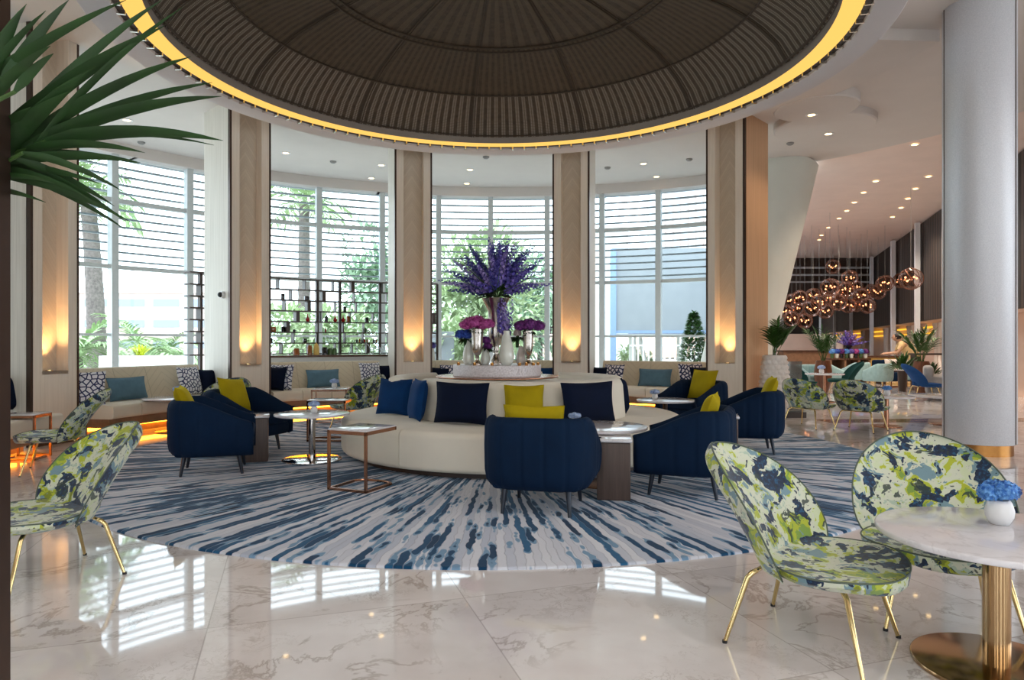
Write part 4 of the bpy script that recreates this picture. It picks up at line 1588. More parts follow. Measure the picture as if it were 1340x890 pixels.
def make_petal(label, loc, rz, m, group, foot=True):
    root = thing('petal_chair', label, 'chair', loc, rz, group)

    def half_w(t):
        if t > 0.36:
            return 0.355 * (max(0.0, 1 - ((t - 0.36) / 0.64) ** 2.5)) ** 0.5
        return 0.355 * (1 - 0.26 * ((0.36 - t) / 0.36) ** 2)

    def back(u, t, off=0.0):
        t = sin(pi / 2 * t)
        w = half_w(t)
        z = 0.325 + 0.495 * t - 0.02 * (2 * u - 1) ** 2 * (1 - t)
        y = -0.125 - 0.15 * t - 0.19 * t * t + 0.13 * (abs(2 * u - 1) ** 2.2) * (w / 0.355)
        x = w * (2 * u - 1)
        p = Vector((x, y, z))
        if off:
            e = (1 - abs(2 * u - 1) ** 5) * (1 - max(0, (t - 0.75) / 0.25) ** 4) * min(1.0, t / 0.06 + 0.15)
            p += Vector((0.0, -0.9, -0.42)) * off * e + Vector((0, 0, 0))
        return p
    nu, nv = 22, 22
    mb = MB()
    mb.grid(lambda u, t: back(u, t), nu, nv, flip=False)
    mb.grid(lambda u, t: back(u, t, 0.065), nu, nv, flip=True)
    mb.add([back(i / nu, 0) for i in range(nu + 1)] + [back(i / nu, 0, .065) for i in range(nu + 1)], [(i, i + 1, nu + 2 + i, nu + 1 + i) for i in range(nu)])
    bk = obj('backrest', mb, m, root, angle=60)
    mb = MB()
    rim = [back(0, 0.02 + 0.98 * k / 24) for k in range(24)] + [back(1, 1 - 0.98 * k / 24) for k in range(1, 25)]
    mb.tube(rim, 0.0038, 6)
    obj('piping', mb, M['floral_piping'] if m == M['floral'] else m, bk)

    def seat_w(v):
        y = v
        if y < 0.55:
            return 0.06 + 0.285 * sin(pi / 2 * (y / 0.55)) ** 0.85 if y < 0.55 else 0.345
        return 0.345 * (max(0.0, 1 - ((y - 0.55) / 0.45) ** 2.4)) ** 0.5

    def seat(u, v, off=0.0):
        v = sin(pi / 2 * v)
        w = seat_w(v)
        a = 2 * u - 1
        y = -0.24 + 0.61 * v
        z = 0.375 + 0.022 * a * a - 0.018 * sin(pi * v) - 0.03 * max(0, (v - 0.7) / 0.3) ** 2 + 0.02 * max(0, (0.25 - v) / 0.25)
        p = Vector((w * a, y, z))
        if off:
            e = (1 - abs(a) ** 6) * (1 - max(0, (v - 0.8) / 0.2) ** 6)
            p.z -= off * (0.35 + 0.65 * e)
        return p
    mb = MB()
    mb.grid(lambda u, v: seat(u, v), nu, nv)
    mb.grid(lambda u, v: seat(u, v, 0.06), nu, nv, flip=True)
    for uu in (0, 1):
        a = [seat(uu, j / nv) for j in range(nv + 1)]
        b = [seat(uu, j / nv, .06) for j in range(nv + 1)]
        mb.add(a + b, [(j, j + 1, nv + 2 + j, nv + 1 + j) for j in range(nv)])
    mb.add([seat(i / nu, 0) for i in range(nu + 1)] + [seat(i / nu, 0, .06) for i in range(nu + 1)], [(i, i + 1, nu + 2 + i, nu + 1 + i) for i in range(nu)])
    st = obj('seat', mb, m, root, angle=60)
    mb = MB()
    rim = [seat(0, k / 24) for k in range(25)] + [seat(1, 1 - k / 24) for k in range(1, 25)]
    mb.tube(rim, 0.0038, 6)
    obj('piping', mb, M['floral_piping'] if m == M['floral'] else m, st)
    mb = MB()
    r = 0.0095
    for sy in (-1, 1):
        mb.tube([(-0.20, sy * 0.17, 0.315), (0.20, sy * 0.17, 0.315)], r, 10)
    for sx in (-1, 1):
        mb.tube([(sx * 0.12, -0.17, 0.318), (sx * 0.12, 0.17, 0.318)], r, 10)
    obj('leg_frame', mb, M['brass'], root)
    for sx in (-1, 1):
        for sy in (-1, 1):
            mb = MB()
            mb.tube([(sx * 0.185, sy * 0.17, 0.315), (sx * 0.203, sy * 0.185, 0.305), (sx * 0.215, sy * 0.20, 0.285), (sx * 0.275, sy * 0.275, 0.006)], [0.0105, 0.012, 0.012, 0.0085], 12)
            lg = obj('leg', mb, M['brass'], root)
            mb = MB()
            mb.lathe([(0.001, 0), (0.011, 0), (0.011, 0.012), (0.001, 0.012)], 12, (sx * 0.276, sy * 0.276, 0))
            obj('foot_cap', mb, M['black'], lg)
    return root


M['floral_piping'] = plain('olive_piping', (84, 96, 84), 0.7)
PG = 'floral petal chairs with brass legs'
R1 = make_petal('floral petal chair with brass legs turned right at the front, seat toward the corner table', (1.31, 3.0, 0), face_rz(0.75, -0.66), M['floral'], PG)
pet = [
    ((2.03, 3.28, 0), (-0.30, -0.95), 'floral petal chair behind the round table in the right front corner'),
    ((-2.56, 3.81, 0), (-0.62, -0.79), 'floral petal chair at the front left, cut by the bronze post'),
    ((-4.62, 7.0, 0), (-0.86, -0.42), 'floral petal chair behind the front left one, beside the little marble table'),
    ((-3.95, 9.35, 0), (-0.75, 0.66), 'floral petal chair peeping over the two navy chairs on the left'),
    ((-2.28, 10.1, 0), (-0.85, 0.45), 'floral petal chair with its back turned, between the sofa and the bottle shelf bench'),
    ((4.55, 10.55, 0), (0.80, 0.60), 'narrower looking floral chair of the pair near the white textured planter'),
    ((5.15, 10.15, 0), (0.74, 0.68), 'floral petal chair of the pair beside the round table by the satin column'),
]
for i, (loc, f, lb) in enumerate(pet):
    z = ZG if hypot(loc[0] - CC.x, loc[1] - CC.y) < 4.3 else 0
    dup(R1, (loc[0], loc[1], z), face_rz(*f), lb, scale=(1, 1, 0.93) if i >= 5 else None)
gch = make_petal('dark green velvet petal chair behind the smoked glass screen', (P(1046, 0, 16.2).x, 16.2, 0), face_rz(0.9, 0.3), M['green_velvet'], 'velvet petal chairs in the hall')
dup(gch, (P(1104, 0, 17.2).x, 17.2, 0), face_rz(-0.95, 0.2), 'dark green velvet petal chair facing left beyond the floral pair')
make_petal('royal blue velvet petal chair before the wooden palm pot by the satin column', (P(1210, 0, 15.4).x, 15.4, 0), face_rz(0.85, -0.2), M['royal_velvet'], 'velvet petal chairs in the hall')

# ================================================================ PALMS
def blade(mb, p0, d0, L, w, droop, rnd, n=5, side=None):
    """one narrow pointed leaf"""
    p = Vector(p0)
    d = Vector(d0).normalized()
    s = side or d.cross(Vector((0, 0, 1)))
    if s.length < 1e-4:
        s = Vector((1, 0, 0))
    s = s.normalized()
    vs = []
    for k in range(n + 1):
        t = k / n
        ww = w * (sin(pi * (0.12 + 0.88 * t)) ** 0.8) * (1 if k < n else 0.02)
        nrm = s.cross(d).normalized()
        vs += [p + s * ww / 2 + nrm * ww * 0.18, p.copy(), p - s * ww / 2 + nrm * ww * 0.18]
        p = p + d * (L / n)
        d = (d + Vector((0, 0, -droop / n))).normalized()
    fs = []
    for k in range(n):
        a, b = k * 3, k * 3 + 3
        fs += [(a, a + 1, b + 1, b), (a + 1, a + 2, b + 2, b + 1)]
    mb.add(vs, fs)


def frond(mb, p0, az, el, L, droop, nleaf, ll, lw, rnd, stem=None, start=0.3, ldroop=0.5):
    p = Vector(p0)
    d = Vector((cos(el) * sin(az), cos(el) * cos(az), sin(el)))
    n = 14
    pts = [p.copy()]
    dirs = [d.copy()]
    for k in range(n):
        p = p + d * (L / n)
        d = (d + Vector((0, 0, -droop / n))).normalized()
        pts.append(p.copy())
        dirs.append(d.copy())
    (stem or mb).tube(pts, [0.008 * L * (1 - 0.8 * i / n) + 0.002 for i in range(n + 1)], 5)
    for k in range(nleaf):
        t = start + (1 - start) * k / (nleaf - 1)
        i = min(n - 1, int(t * n))
        q = pts[i].lerp(pts[i + 1], t * n - i)
        dd = dirs[i]
        s = dd.cross(Vector((0, 0, 1))).normalized()
        f = 0.55 + 0.45 * sin(pi * (0.1 + 0.85 * (t - start) / (1 - start)))
        for sg in (-1, 1):
            ld = (s * sg * rnd.uniform(0.7, 0.95) + dd * rnd.uniform(0.5, 0.8) + Vector((0, 0, rnd.uniform(0, .25))))
            blade(mb, q, ld, ll * f * rnd.uniform(.85, 1.1), lw, ldroop * rnd.uniform(.6, 1.3), rnd, 4)
    blade(mb, pts[-1], dirs[-1], ll * 0.6, lw, ldroop, rnd, 4)


rnd = random.Random(5)


def pot_plant(label, loc, pot_fn, nfr, L, ll, lw, elr, cat='plant', group=None, avoid=None):
    t = thing('potted_palm', label, cat, loc, 0, group)
    zt = pot_fn(t)
    st, lf = MB(), MB()
    for k in range(nfr):
        az = 2 * pi * k / nfr + rnd.uniform(-.3, .3)
        if avoid is not None:
            az = avoid + pi + (2 * (k + 0.5) / nfr - 1) * radians(108)
        el = radians(rnd.uniform(*elr))
        frond(lf, (rnd.uniform(-.04, .04), rnd.uniform(-.04, .04), zt), az, el, L * rnd.uniform(.7, 1.1), rnd.uniform(.5, 1.3), 9, ll, lw, rnd, st, 0.42)
    obj('fronds', lf, M['leaf'], t)
    obj('stems', st, M['stem'], t)
    return t


def textured_pot(t):
    mb = MB()
    H = 1.08

    def R(z):
        k = z / H
        return 0.15 + 0.085 * sin(pi * min(1, k * 0.95) ** 0.8) + 0.03 * k

    def fn(r, z, q):
        row = int(z / H * 13)
        ph = (z / H * 13) % 1
        qq = (q * 13 / (2 * pi) + 0.5 * (row % 2)) % 1
        bumpv = max(0.0, sin(pi * qq) * sin(pi * ph)) ** 0.8
        return r * (0.94 + 0.12 * bumpv)
    mb.lathe([(R(H * i / 90), H * i / 90) for i in range(91)], 156, fn=fn)
    obj('planter', mb, plain('pearl_pot', (232, 224, 216), 0.3, var=0.06, scale=30), t, angle=80)
    mb = MB()
    mb.lathe([(0.17, H), (0.165, H - 0.04), (0.001, H - 0.04)], 40)
    obj('soil', mb, M['soil'], t)
    return H - 0.04


q = G(1012, 547)
pot_plant('palm in a tall white textured planter beside the warm lit pillar', (q.x + .02, q.y, 0), textured_pot, 9, 0.54, 0.28, 0.055, (50, 84), avoid=radians(-47))


def wood_pot(t):
    mb = MB()
    H = 0.82
    mb.lathe([(0.001, 0), (0.13, 0)] + [(0.13 + 0.09 * sin(pi * k / 12 * .86), H * k / 12) for k in range(13)] + [(0.16, H), (0.16, H - 0.06), (0.001, H - 0.06)], 44,
             fn=lambda r, z, q: r * (1 + 0.02 * sin(22 * q)))
    obj('planter', mb, M['pot_wood'], t, angle=70)
    return H - 0.06


for xp, dd, lb in ((1077, 18.0, 'slender palm in a tall dark wood planter left of the purple hall flowers'),
                   (1206, 17.4, 'bushy palm in a tall dark wood planter close to the satin column')):
    pot_plant(lb, (at_d(xp, dd), dd, 0), wood_pot, 12, 0.85, 0.34, 0.04, (62, 89), group='palms in dark wood planters')

# foreground palm, its pot standing left of the view
t = thing('potted_palm', 'dark green palm fronds reaching in at the top left of the view', 'plant', (-1.95, 1.75, 0))
mb = MB()
mb.lathe([(0.001, 0), (0.2, 0), (0.26, 0.5), (0.25, 0.5), (0.24, 0.45), (0.001, 0.45)], 40)
obj('planter', mb, M['pot_wood'], t)
st, lf = MB(), MB()
base = Vector((-1.95, 1.75, 0))


def fg_frond(wp, leaves, m=lf):
    """rachis through world points, leaves = list of (t, tip pixel, tip depth, width)"""
    pts = [Vector(p) - base for p in wp]
    cr = []
    for i in range(len(pts) - 1):
        for k in range(6):
            cr.append(pts[i].lerp(pts[i + 1], k / 6))
    cr.append(pts[-1])
    st.tube(cr, [0.012 * (1 - 0.7 * i / len(cr)) for i in range(len(cr))], 6)
    for t_, (tx, ty), td, w in leaves:
        k = min(len(cr) - 1, int(t_ * (len(cr) - 1)))
        a = cr[k]
        b = P(tx, ty, td) - base
        L = (b - a).length
        d = (b - a).normalized()
        up = Vector((0, 0, 0.28))
        # quadratic arc from a to b, bulging upward
        mid = (a + b) / 2 + up * L * 0.35
        n = 9
        view = ((a + b) / 2 + base - Vector((0, 0, EYE))).normalized()
        vs = []
        for j in range(n + 1):
            s_ = j / n
            p = a * (1 - s_) ** 2 + mid * 2 * s_ * (1 - s_) + b * s_ * s_
            tn = ((mid - a) * (1 - s_) + (b - mid) * s_).normalized()
            side = tn.cross(view).normalized()
            side = (side * 0.9 + tn.cross(Vector((0, 0, 1))).normalized() * 0.45).normalized()
            ww = w * (min(1.0, 0.35 + s_ * 3) * (1 - s_ ** 2.6)) + 0.0008
            nr = side.cross(tn).normalized()
            vs += [p + side * ww / 2 + nr * ww * .14, p, p - side * ww / 2 + nr * ww * .14]
        fs = []
        for j in range(n):
            x, y = j * 3, j * 3 + 3
            fs += [(x, x + 1, y + 1, y), (x + 1, x + 2, y + 2, y + 1)]
        m.add(vs, fs)


root = Vector((-1.95, 1.75, 0.45))
fg_frond([root, (-1.75, 1.7, 1.3), P(-150, 260, 1.65), P(-20, 215, 1.6), P(60, 185, 1.55)],
         [(0.72, (215, 34), 1.5, .042), (0.78, (212, 0), 1.75, .030), (0.84, (250, 74), 1.5, .030), (0.9, (290, 126), 1.5, .034), (0.93, (278, 108), 1.6, .026),
          (0.96, (292, 184), 1.45, .034), (1.0, (280, 190), 1.5, .012), (0.9, (190, 200), 1.45, .022), (0.86, (182, 214), 1.6, .02), (0.8, (165, 290), 1.5, .026),
          (0.76, (168, 303), 1.6, .018), (0.72, (130, 240), 1.5, .024), (0.97, (238, 10), 1.5, .016)])
fg_frond([root, (-1.8, 1.6, 1.3), P(-170, 200, 1.5), P(-60, 160, 1.45), P(20, 120, 1.4)],
         [(0.7, (165, 0), 1.4, .026), (0.78, (60, 14), 1.4, .02), (0.8, (35, 5), 1.5, .03), (0.85, (30, 12), 1.4, .03), (0.9, (66, 60), 1.35, .022), (0.95, (90, 0), 1.5, .03),
          (1.0, (70, 70), 1.4, .02)])
fg_frond([root, (-1.8, 1.75, 1.2), P(-150, 270, 1.7), P(-40, 240, 1.6), P(30, 200, 1.5)],
         [(0.7, (60, 265), 1.5, .02), (0.78, (72, 240), 1.45, .016), (0.84, (170, 290), 1.5, .022), (0.88, (120, 262), 1.5, .018), (0.93, (184, 213), 1.5, .024), (0.96, (150, 270), 1.6, .02),
          (1.0, (160, 250), 1.5, .018), (0.74, (40, 140), 1.5, .05), (0.8, (90, 120), 1.5, .05), (0.86, (120, 90), 1.5, .04)])
obj('fronds', lf, M['leaf_dark'], t)
obj('stems', st, M['stem'], t)

# ================================================================ BAR BEHIND THE BENCH
A0, A1 = on_arc(250, 7.3), on_arc(573, 7.3)
bar = thing('bar_counter', 'long curved white bar counter with dark edge below the bottle shelf', 'counter', (0, 0, 0))
mb = MB()
mb.sweep(rrect(6.75, 7.15, 1.0, 1.04, 0.0), cc, on_arc(352, 6.8), on_arc(562, 6.8), 24)
obj('counter_top', mb, M['bar_wood'], bar)
mb = MB()
mb.sweep(rrect(6.85, 7.1, 0.0, 1.0, 0.0), cc, on_arc(352, 6.8), on_arc(562, 6.8), 24)
obj('counter_front', mb, M['concrete'], bar)
shelf = thing('bottle_shelf', 'curved dark lattice shelf of bottles in front of the window', 'shelf', (0, 0, 0))
ZB0, ROW, NR = 1.06, 0.222, 7
RS = 7.45
for k in range(NR + 1):
    mb = MB()
    z = ZB0 + k * ROW
    mb.sweep(rrect(RS - 0.11, RS + 0.11, z - 0.012, z + 0.012, 0), cc, A0, A1, 40)
    obj('shelf_board', mb, M['dark_wood'], shelf)
nd = 0
for xp in (262, 415, 444.5, 497, 572):
    al = on_arc(xp, RS)
    q = arc_pt(al, RS)
    mb = MB()
    mb.box((q.x, q.y, (ZB0 + NR * ROW) / 2), (0.05, 0.1, ZB0 + NR * ROW), -al)
    obj('upright', mb, M['dark_wood'], shelf)
rs = random.Random(3)
Larc = (A1 - A0)
for k in range(NR):
    z = ZB0 + (k + 0.5) * ROW
    a = A0 + 0.01 + (0.02 if k % 2 else 0.045)
    while a < A1 - 0.01 and nd < 92:
        q = arc_pt(a, RS)
        solid = (nd % 5 == 2)
        mb = MB()
        mb.box((q.x, q.y, z), (0.075 if solid else 0.014, 0.2, ROW - 0.02), -a)
        obj('divider', mb, M['dark_wood'], shelf)
        nd += 1
        a += rs.uniform(0.026, 0.055) * 1.75


def shelf_item(name, label, cat, xp, row, kind, m, r=None, h=0.12, rr=0.035, z=None):
    R = r or RS
    al = on_arc(xp, R)
    zz = z if z is not None else ZB0 + row * ROW + 0.0125
    q = arc_pt(al, R, zz)
    mb = MB()
    if kind == 'bottle':
        mb.lathe([(0.001, 0), (rr, 0), (rr, h * .55), (rr * .9, h * .66), (rr * .35, h * .8), (rr * .33, h), (0.001, h)], 18)
    elif kind == 'gourd':
        mb.lathe([(0.001, 0), (rr * .6, 0), (rr, h * .25), (rr * .9, h * .42), (rr * .35, h * .6), (rr * .2, h * .85), (rr * .25, h), (0.001, h)], 20)
    elif kind == 'jar':
        mb.lathe([(0.001, 0), (rr, 0), (rr, h * .8), (rr * .8, h * .88), (rr * .8, h), (0.001, h)], 20)
    elif kind == 'cloche':
        mb.lathe([(rr, 0), (rr, h * .45), (rr * .85, h * .7), (rr * .5, h * .87), (rr * .08, h * .93), (rr * .12, h), (0.001, h)], 24)
    elif kind == 'box':
        mb.rbox((0, 0, h / 2), (rr * 2, rr * 2, h), 0.006, 2)
    o = obj(name, mb, m, None, q, -al, angle=60)
    tag(o, label, cat, 'bottles and jars at the bar')
    return o


shelf_item('gourd_vase', 'red gourd vase alone on the bottle shelf, left of the tall upright', 'vase', 402.5, 3, 'gourd', M['red_glass'], h=0.16, rr=0.045)
shelf_item('gourd_vase', 'left of the two red gourd vases side by side on the bottle shelf', 'vase', 438.5, 3, 'gourd', M['red_glass'], h=0.15, rr=0.045)
shelf_item('gourd_vase', 'right of the two red gourd vases side by side on the bottle shelf', 'vase', 449, 3, 'gourd', M['red_glass'], h=0.15, rr=0.045)
items = [(370, 5, 'box', 'dark_bottle', .12, .035, 'dark box on the top filled row of the bottle shelf, left end'), (401, 5, 'box', 'dark_bottle', .09, .04, 'squat dark box on the top filled row near the window post'),
         (451, 4, 'box', 'dark_bottle', .11, .03, 'small dark jar above the pair of red gourds'), (427, 3, 'bottle', 'dark_bottle', .16, .035, 'dark bottle between the upright and the red gourd pair'),
         (415, 3, 'box', 'dark_bottle', .10, .03, 'dark box right of the single red gourd'), (456, 3, 'box', 'amber_bottle', .13, .04, 'brown box right of the red gourd pair'),
         (480, 3, 'jar', 'dark_bottle', .11, .04, 'dark round jar on the red gourd row, right side'), (357, 2, 'box', 'amber_bottle', .10, .05, 'amber box at the left end below the red gourd row'),
         (370.5, 2, 'jar', 'dark_bottle', .11, .04, 'dark jar at the left below the red gourd row'), (385, 2, 'jar', 'dark_bottle', .05, .03, 'tiny dark jar below the single red gourd'),
         (426, 2, 'bottle', 'red_glass', .10, .02, 'slim red bottle below the red gourd pair'), (477, 2, 'jar', 'green_bottle', .10, .05, 'green jar on the right below the red gourd row'),
         (354, 1, 'jar', 'dark_bottle', .10, .04, 'dark jar at the left end of the second lowest row'), (399, 1, 'box', 'dark_bottle', .08, .035, 'black box in the middle of the second lowest row')]
for xp, row, kd, mm, h, rr, lb in items:
    shelf_item('bar_jar' if kd != 'bottle' else 'bottle', lb, 'jar' if kd != 'bottle' else 'bottle', xp, row, kd, M[mm], h=h, rr=rr)
for k in range(8):
    shelf_item('glass', 'clear glass in the glass row of the second lowest shelf, %s from the left' % ['first', 'second', 'third', 'fourth', 'fifth', 'sixth', 'seventh', 'eighth'][k],
               'glass', 424 + k * 4.6, 1, 'jar', M['clear_glass'], h=0.13, rr=0.032)
for k in range(7):
    shelf_item('bottle', 'small dark spirit bottle at the right of the second lowest shelf, %s from the left' % ['first', 'second', 'third', 'fourth', 'fifth', 'sixth', 'seventh'][k],
               'bottle', 467 + k * 3.4 + (5 if k > 4 else 0), 1, 'bottle', M[['dark_bottle', 'amber_bottle', 'dark_bottle', 'red_glass', 'amber_bottle', 'dark_bottle', 'amber_bottle'][k]], h=0.085, rr=0.022)
ct = [(388, 'jar', 'amber_bottle', .14, .06, 'amber sweet jar at the left of the bar counter'), (394, 'jar', 'clear_glass', .13, .06, 'clear jar next to the amber sweet jar on the counter'),
      (405.5, 'jar', 'amber_bottle', .20, .05, 'tall brown jar on the bar counter'), (414, 'cloche', 'golden_yellow', .26, .06, 'pointed golden pineapple shape on the bar counter'),
      (425, 'jar', 'dark_bottle', .16, .06, 'dark preserve jar right of the golden pineapple'), (432, 'jar', 'green_bottle', .14, .05, 'green preserve jar on the bar counter'),
      (438, 'jar', 'green_bottle', .14, .045, 'second green jar, right beside the green preserve jar'), (462, 'cloche', 'clear_glass', .22, .09, 'wide glass cloche over pastries, left one'),
      (479, 'cloche', 'clear_glass', .24, .10, 'large glass cloche in the middle of the counter right half'), (493, 'cloche', 'clear_glass', .20, .09, 'glass cloche right of the large cloche'),
      (506, 'cloche', 'clear_glass', .26, .10, 'tallest glass cloche at the right end of the counter')]
for xp, kd, mm, h, rr, lb in ct:
    shelf_item('glass_cloche' if kd == 'cloche' and mm == 'clear_glass' else 'bar_jar', lb, 'cloche' if mm == 'clear_glass' and kd == 'cloche' else 'jar', xp, 0, kd, M[mm], 6.95, h, rr, 1.04)
# small flowering plant in the window gap behind the display
q = P(566, 470, 14.0)
t = thing('flower_vase', 'small vase with violet flower at the left edge of the central window', 'flowers', (q.x, q.y, 0.93 + .0))
mb = MB()
mb.lathe([(0.001, 0), (0.05, 0), (0.06, 0.1), (0.03, 0.22), (0.04, 0.25), (0.001, 0.24)], 20)
obj('vase', mb, M['white_vase'], t)
mb = MB()
flower_head(mb, (0, 0, 0.30), 0.075, (1, 1, .9), 80, 0.02, rnd)
mb.ball((0, 0, 0.30), 0.062)
obj('flower_head', mb, M['delph_dark'], t)

# ================================================================ HALL FURNITURE
tub_t = make_tub('pale teal tub chair seen from behind in the hall, left one of the pair', (at_d(1121, 20.8), 20.8, 0), face_rz(-0.5, 0.86), M['teal_chair'], 'teal tub chairs in the hall', M['brass'])
tub_t.scale = (0.82, 0.82, 0.95)
dup(tub_t, (at_d(1150, 19.8), 19.8, 0), face_rz(-0.55, 0.83), 'pale teal tub chair seen from behind in the hall, right one of the pair')
dup(tub_t, (at_d(1060, 18.6), 18.6, 0), face_rz(0.3, -0.9), 'pale teal tub chair facing the hall table left of the wood planter')
dup(tub_t, (at_d(1090, 19.5), 19.5, 0), face_rz(0.9, -0.4), 'pale teal tub chair just right of the left wood planter')
dup(tub_t, (at_d(1196, 20.4), 20.4, 0), face_rz(0.3, -0.9), 'pale tub chair far back in the hall beneath the yellow lights')
round_table('round marble table between the dark green hall chairs', (at_d(1079, 15.0), 15.0, 0), 0.40, 0.62, 0.03, 0.22, M['marble'], M['rose_bronze'], 'hall tables')
# purple display on a wooden console
cs = thing('console', 'wooden console with open compartments under the purple hall flowers', 'console', (at_d(1109, 22.5), 22.5, 0))
mb = MB()
mb.box((-0.05, 0, 0.76), (1.34, 0.6, 0.05))
obj('top', mb, M['bar_wood'], cs)
mb = MB()
for x in (-0.67, -0.2, 0.25, 0.58):
    mb.box((x, 0, 0.37), (0.06, 0.56, 0.74))
mb.box((-0.05, 0.26, 0.37), (1.28, 0.04, 0.74))
mb.box((-0.05, 0, 0.4), (1.28, 0.54, 0.04))
obj('carcass', mb, M['apron_wood'], cs)
c = Vector((at_d(1110, 22.5), 22.5, 0.785))
v = MB()
v.lathe([(0.001, 0), (0.09, 0), (0.05, 0.1), (0.07, 0.25), (0.13, 0.42), (0.12, 0.42), (0.001, 0.3)], 28)
tag(obj('trumpet_vase', v, M['dark_bottle'], None, c), 'dark vase in the middle of the wooden hall console', 'vase')
bq = thing('delphinium_bouquet', 'spread of violet delphiniums on the wooden hall console', 'flowers', (c.x, c.y, c.z + 0.42))
for k in range(34):
    q = 2 * pi * rnd.random()
    el = radians(rnd.uniform(8, 88))
    dv = Vector((cos(el) * cos(q), cos(el) * sin(q), sin(el) * 0.8))
    mb = MB()
    spike(mb, dv * 0.08, dv * rnd.uniform(.45, .68), 0.035, 18, 0.05, rnd)
    obj('flower_spike', mb, M[rnd.choice(['lilac', 'delph', 'purple'])], bq)
for k in range(8):
    xx = c.x - 0.62 + k * 0.155
    v = MB()
    v.lathe([(0.001, 0), (0.05, 0), (0.06, 0.12), (0.04, 0.18), (0.001, 0.17)], 16)
    w = ['first', 'second', 'third', 'fourth', 'fifth', 'sixth', 'seventh', 'eighth'][k]
    tag(obj('flower_vase', v, M[['green_bottle', 'white_vase', 'dark_bottle'][k % 3]], None, (xx, 22.3, 0.786)), 'small vase on the hall console, %s from the left' % w, 'vase', 'vases on the hall console')
    v = MB()
    flower_head(v, (0, 0, 0), 0.10, (1, 1, .8), 40, 0.04, rnd)
    v.ball((0, 0, 0), 0.085)
    tag(obj('hydrangea', v, M[['blue_fl', 'deep_blue_fl', 'purple', 'blue_fl', 'delph', 'magenta', 'blue_fl', 'purple'][k]], None, (xx, 22.3, 1.0)), 'hydrangea head on the hall console, %s from the left' % w, 'flowers', 'hydrangeas on the hall console')
# counters
ctr = thing('counter', 'dark topped service counter in the hall left of the purple flowers', 'counter', (at_d(1062, 24.5), 24.5, 0))
mb = MB()
mb.box((0, 0, 0.985), (2.3, 0.6, 0.06))
obj('counter_top', mb, M['bar_wood'], ctr)
mb = MB()
mb.box((0, 0, 0.475), (2.2, 0.5, 0.95))
obj('counter_front', mb, M['apron_wood'], ctr)
ctr = thing('counter', 'long golden lit counter in front of the curtained wall', 'counter', (at_d(1160, 24.0), 24.0, 0), radians(-4))
mb = MB()
mb.box((-0.3, 0, 0.80), (2.6, 0.6, 0.06))
obj('counter_top', mb, M['bar_wood'], ctr)
mb = MB()
mb.box((-0.3, 0, 0.38), (2.5, 0.5, 0.77))
obj('counter_front', mb, M['golden_yellow'], ctr)  # yellow light on the counter front is put into its colour
ctr = thing('counter', 'dark rail topped divider beside the satin column in the hall', 'counter', (at_d(1222, 18.6), 18.6, 0))
mb = MB()
mb.box((0, 0, 0.98), (1.2, 0.3, 0.05))
obj('counter_top', mb, M['dark_wood'], ctr)
mb = MB()
for x in (-.55, .55):
    mb.box((x, 0, 0.48), (0.05, 0.2, 0.95))
obj('post', mb, M['dark_wood'], ctr)


def sofa_box(label, loc, rz, w, m):
    t = thing('lounge_sofa', label, 'sofa', loc, rz, 'hall sofas')
    mb = MB()
    mb.rbox((0, 0, 0.24), (w, 0.8, 0.28), 0.05, 3)
    obj('seat', mb, m, t)
    mb = MB()
    mb.rbox((0, 0.34, 0.5), (w, 0.2, 0.5), 0.07, 3)
    obj('backrest', mb, m, t)
    for s in (-1, 1):
        mb = MB()
        mb.rbox((s * (w / 2 - .09), 0, 0.36), (0.18, 0.8, 0.36), 0.06, 3)
        obj('armrest', mb, m, t)
        mb = MB()
        mb.box((s * (w / 2 - .1), 0, 0.05), (0.06, 0.7, 0.1))
        obj('foot', mb, M['dark_wood'], t)
    return t


sofa_box('navy sofa along the golden counter in the hall', (at_d(1176, 21.4), 21.4, 0), radians(-6), 1.3, M['navy'])
sofa_box('grey patterned lounge seat at the satin column edge in the hall', (at_d(1237, 16.0), 16.0, 0), radians(60), 1.1, M['grey_fabric'])
for xp, d, lb, mm in ((1168, 21.25, 'white cushion on the left of the navy hall sofa', 'curtain'), (1185, 21.25, 'grey cushion on the right of the navy hall sofa', 'grey_fabric')):
    cushion(0.42, 0.40, 0.14, M[mm], lb, (at_d(xp, d), d, 0.39), radians(-6), 0.2, group='cushions on the hall sofa')
frame_table('brass framed side table before the navy hall sofa', (at_d(1171, 20.0), 20.0, 0), 0.1, 0.5, 0.4, 0.5, 'hall side tables', False)


def bush(label, x, d, r, z0, n, size, m, cat='plant', name='shrub'):
    t = thing(name, label, cat, (at_d(x, d), d, 0))
    mb = MB()
    rr = random.Random(int(x * 7 + d))
    for k in range(n):
        w = Vector((rr.gauss(0, 1), rr.gauss(0, 1), rr.gauss(0, 1))).normalized() * r * rr.uniform(.4, 1)
        w.z = abs(w.z)
        blade(mb, w + Vector((0, 0, z0)), (w + Vector((0, 0, .1))), size, size * .22, .8, rr, 3)
    obj('foliage', mb, m, t)
    mb = MB()
    mb.lathe([(0.001, 0), (0.09, 0), (0.12, max(z0, .1)), (0.001, max(z0, .1))], 18)
    obj('planter', mb, M['dark_wood'], t)
    return t


bush('low leafy plant left of the person in the hall', 1181, 18.2, 0.28, 0.55, 90, 0.3, M['leaf'])
bush('dark low shrub right of the bushy palm planter', 1218, 19.3, 0.2, 0.35, 110, 0.26, M['leaf_dark'])


def palm_umbrella():
    pass


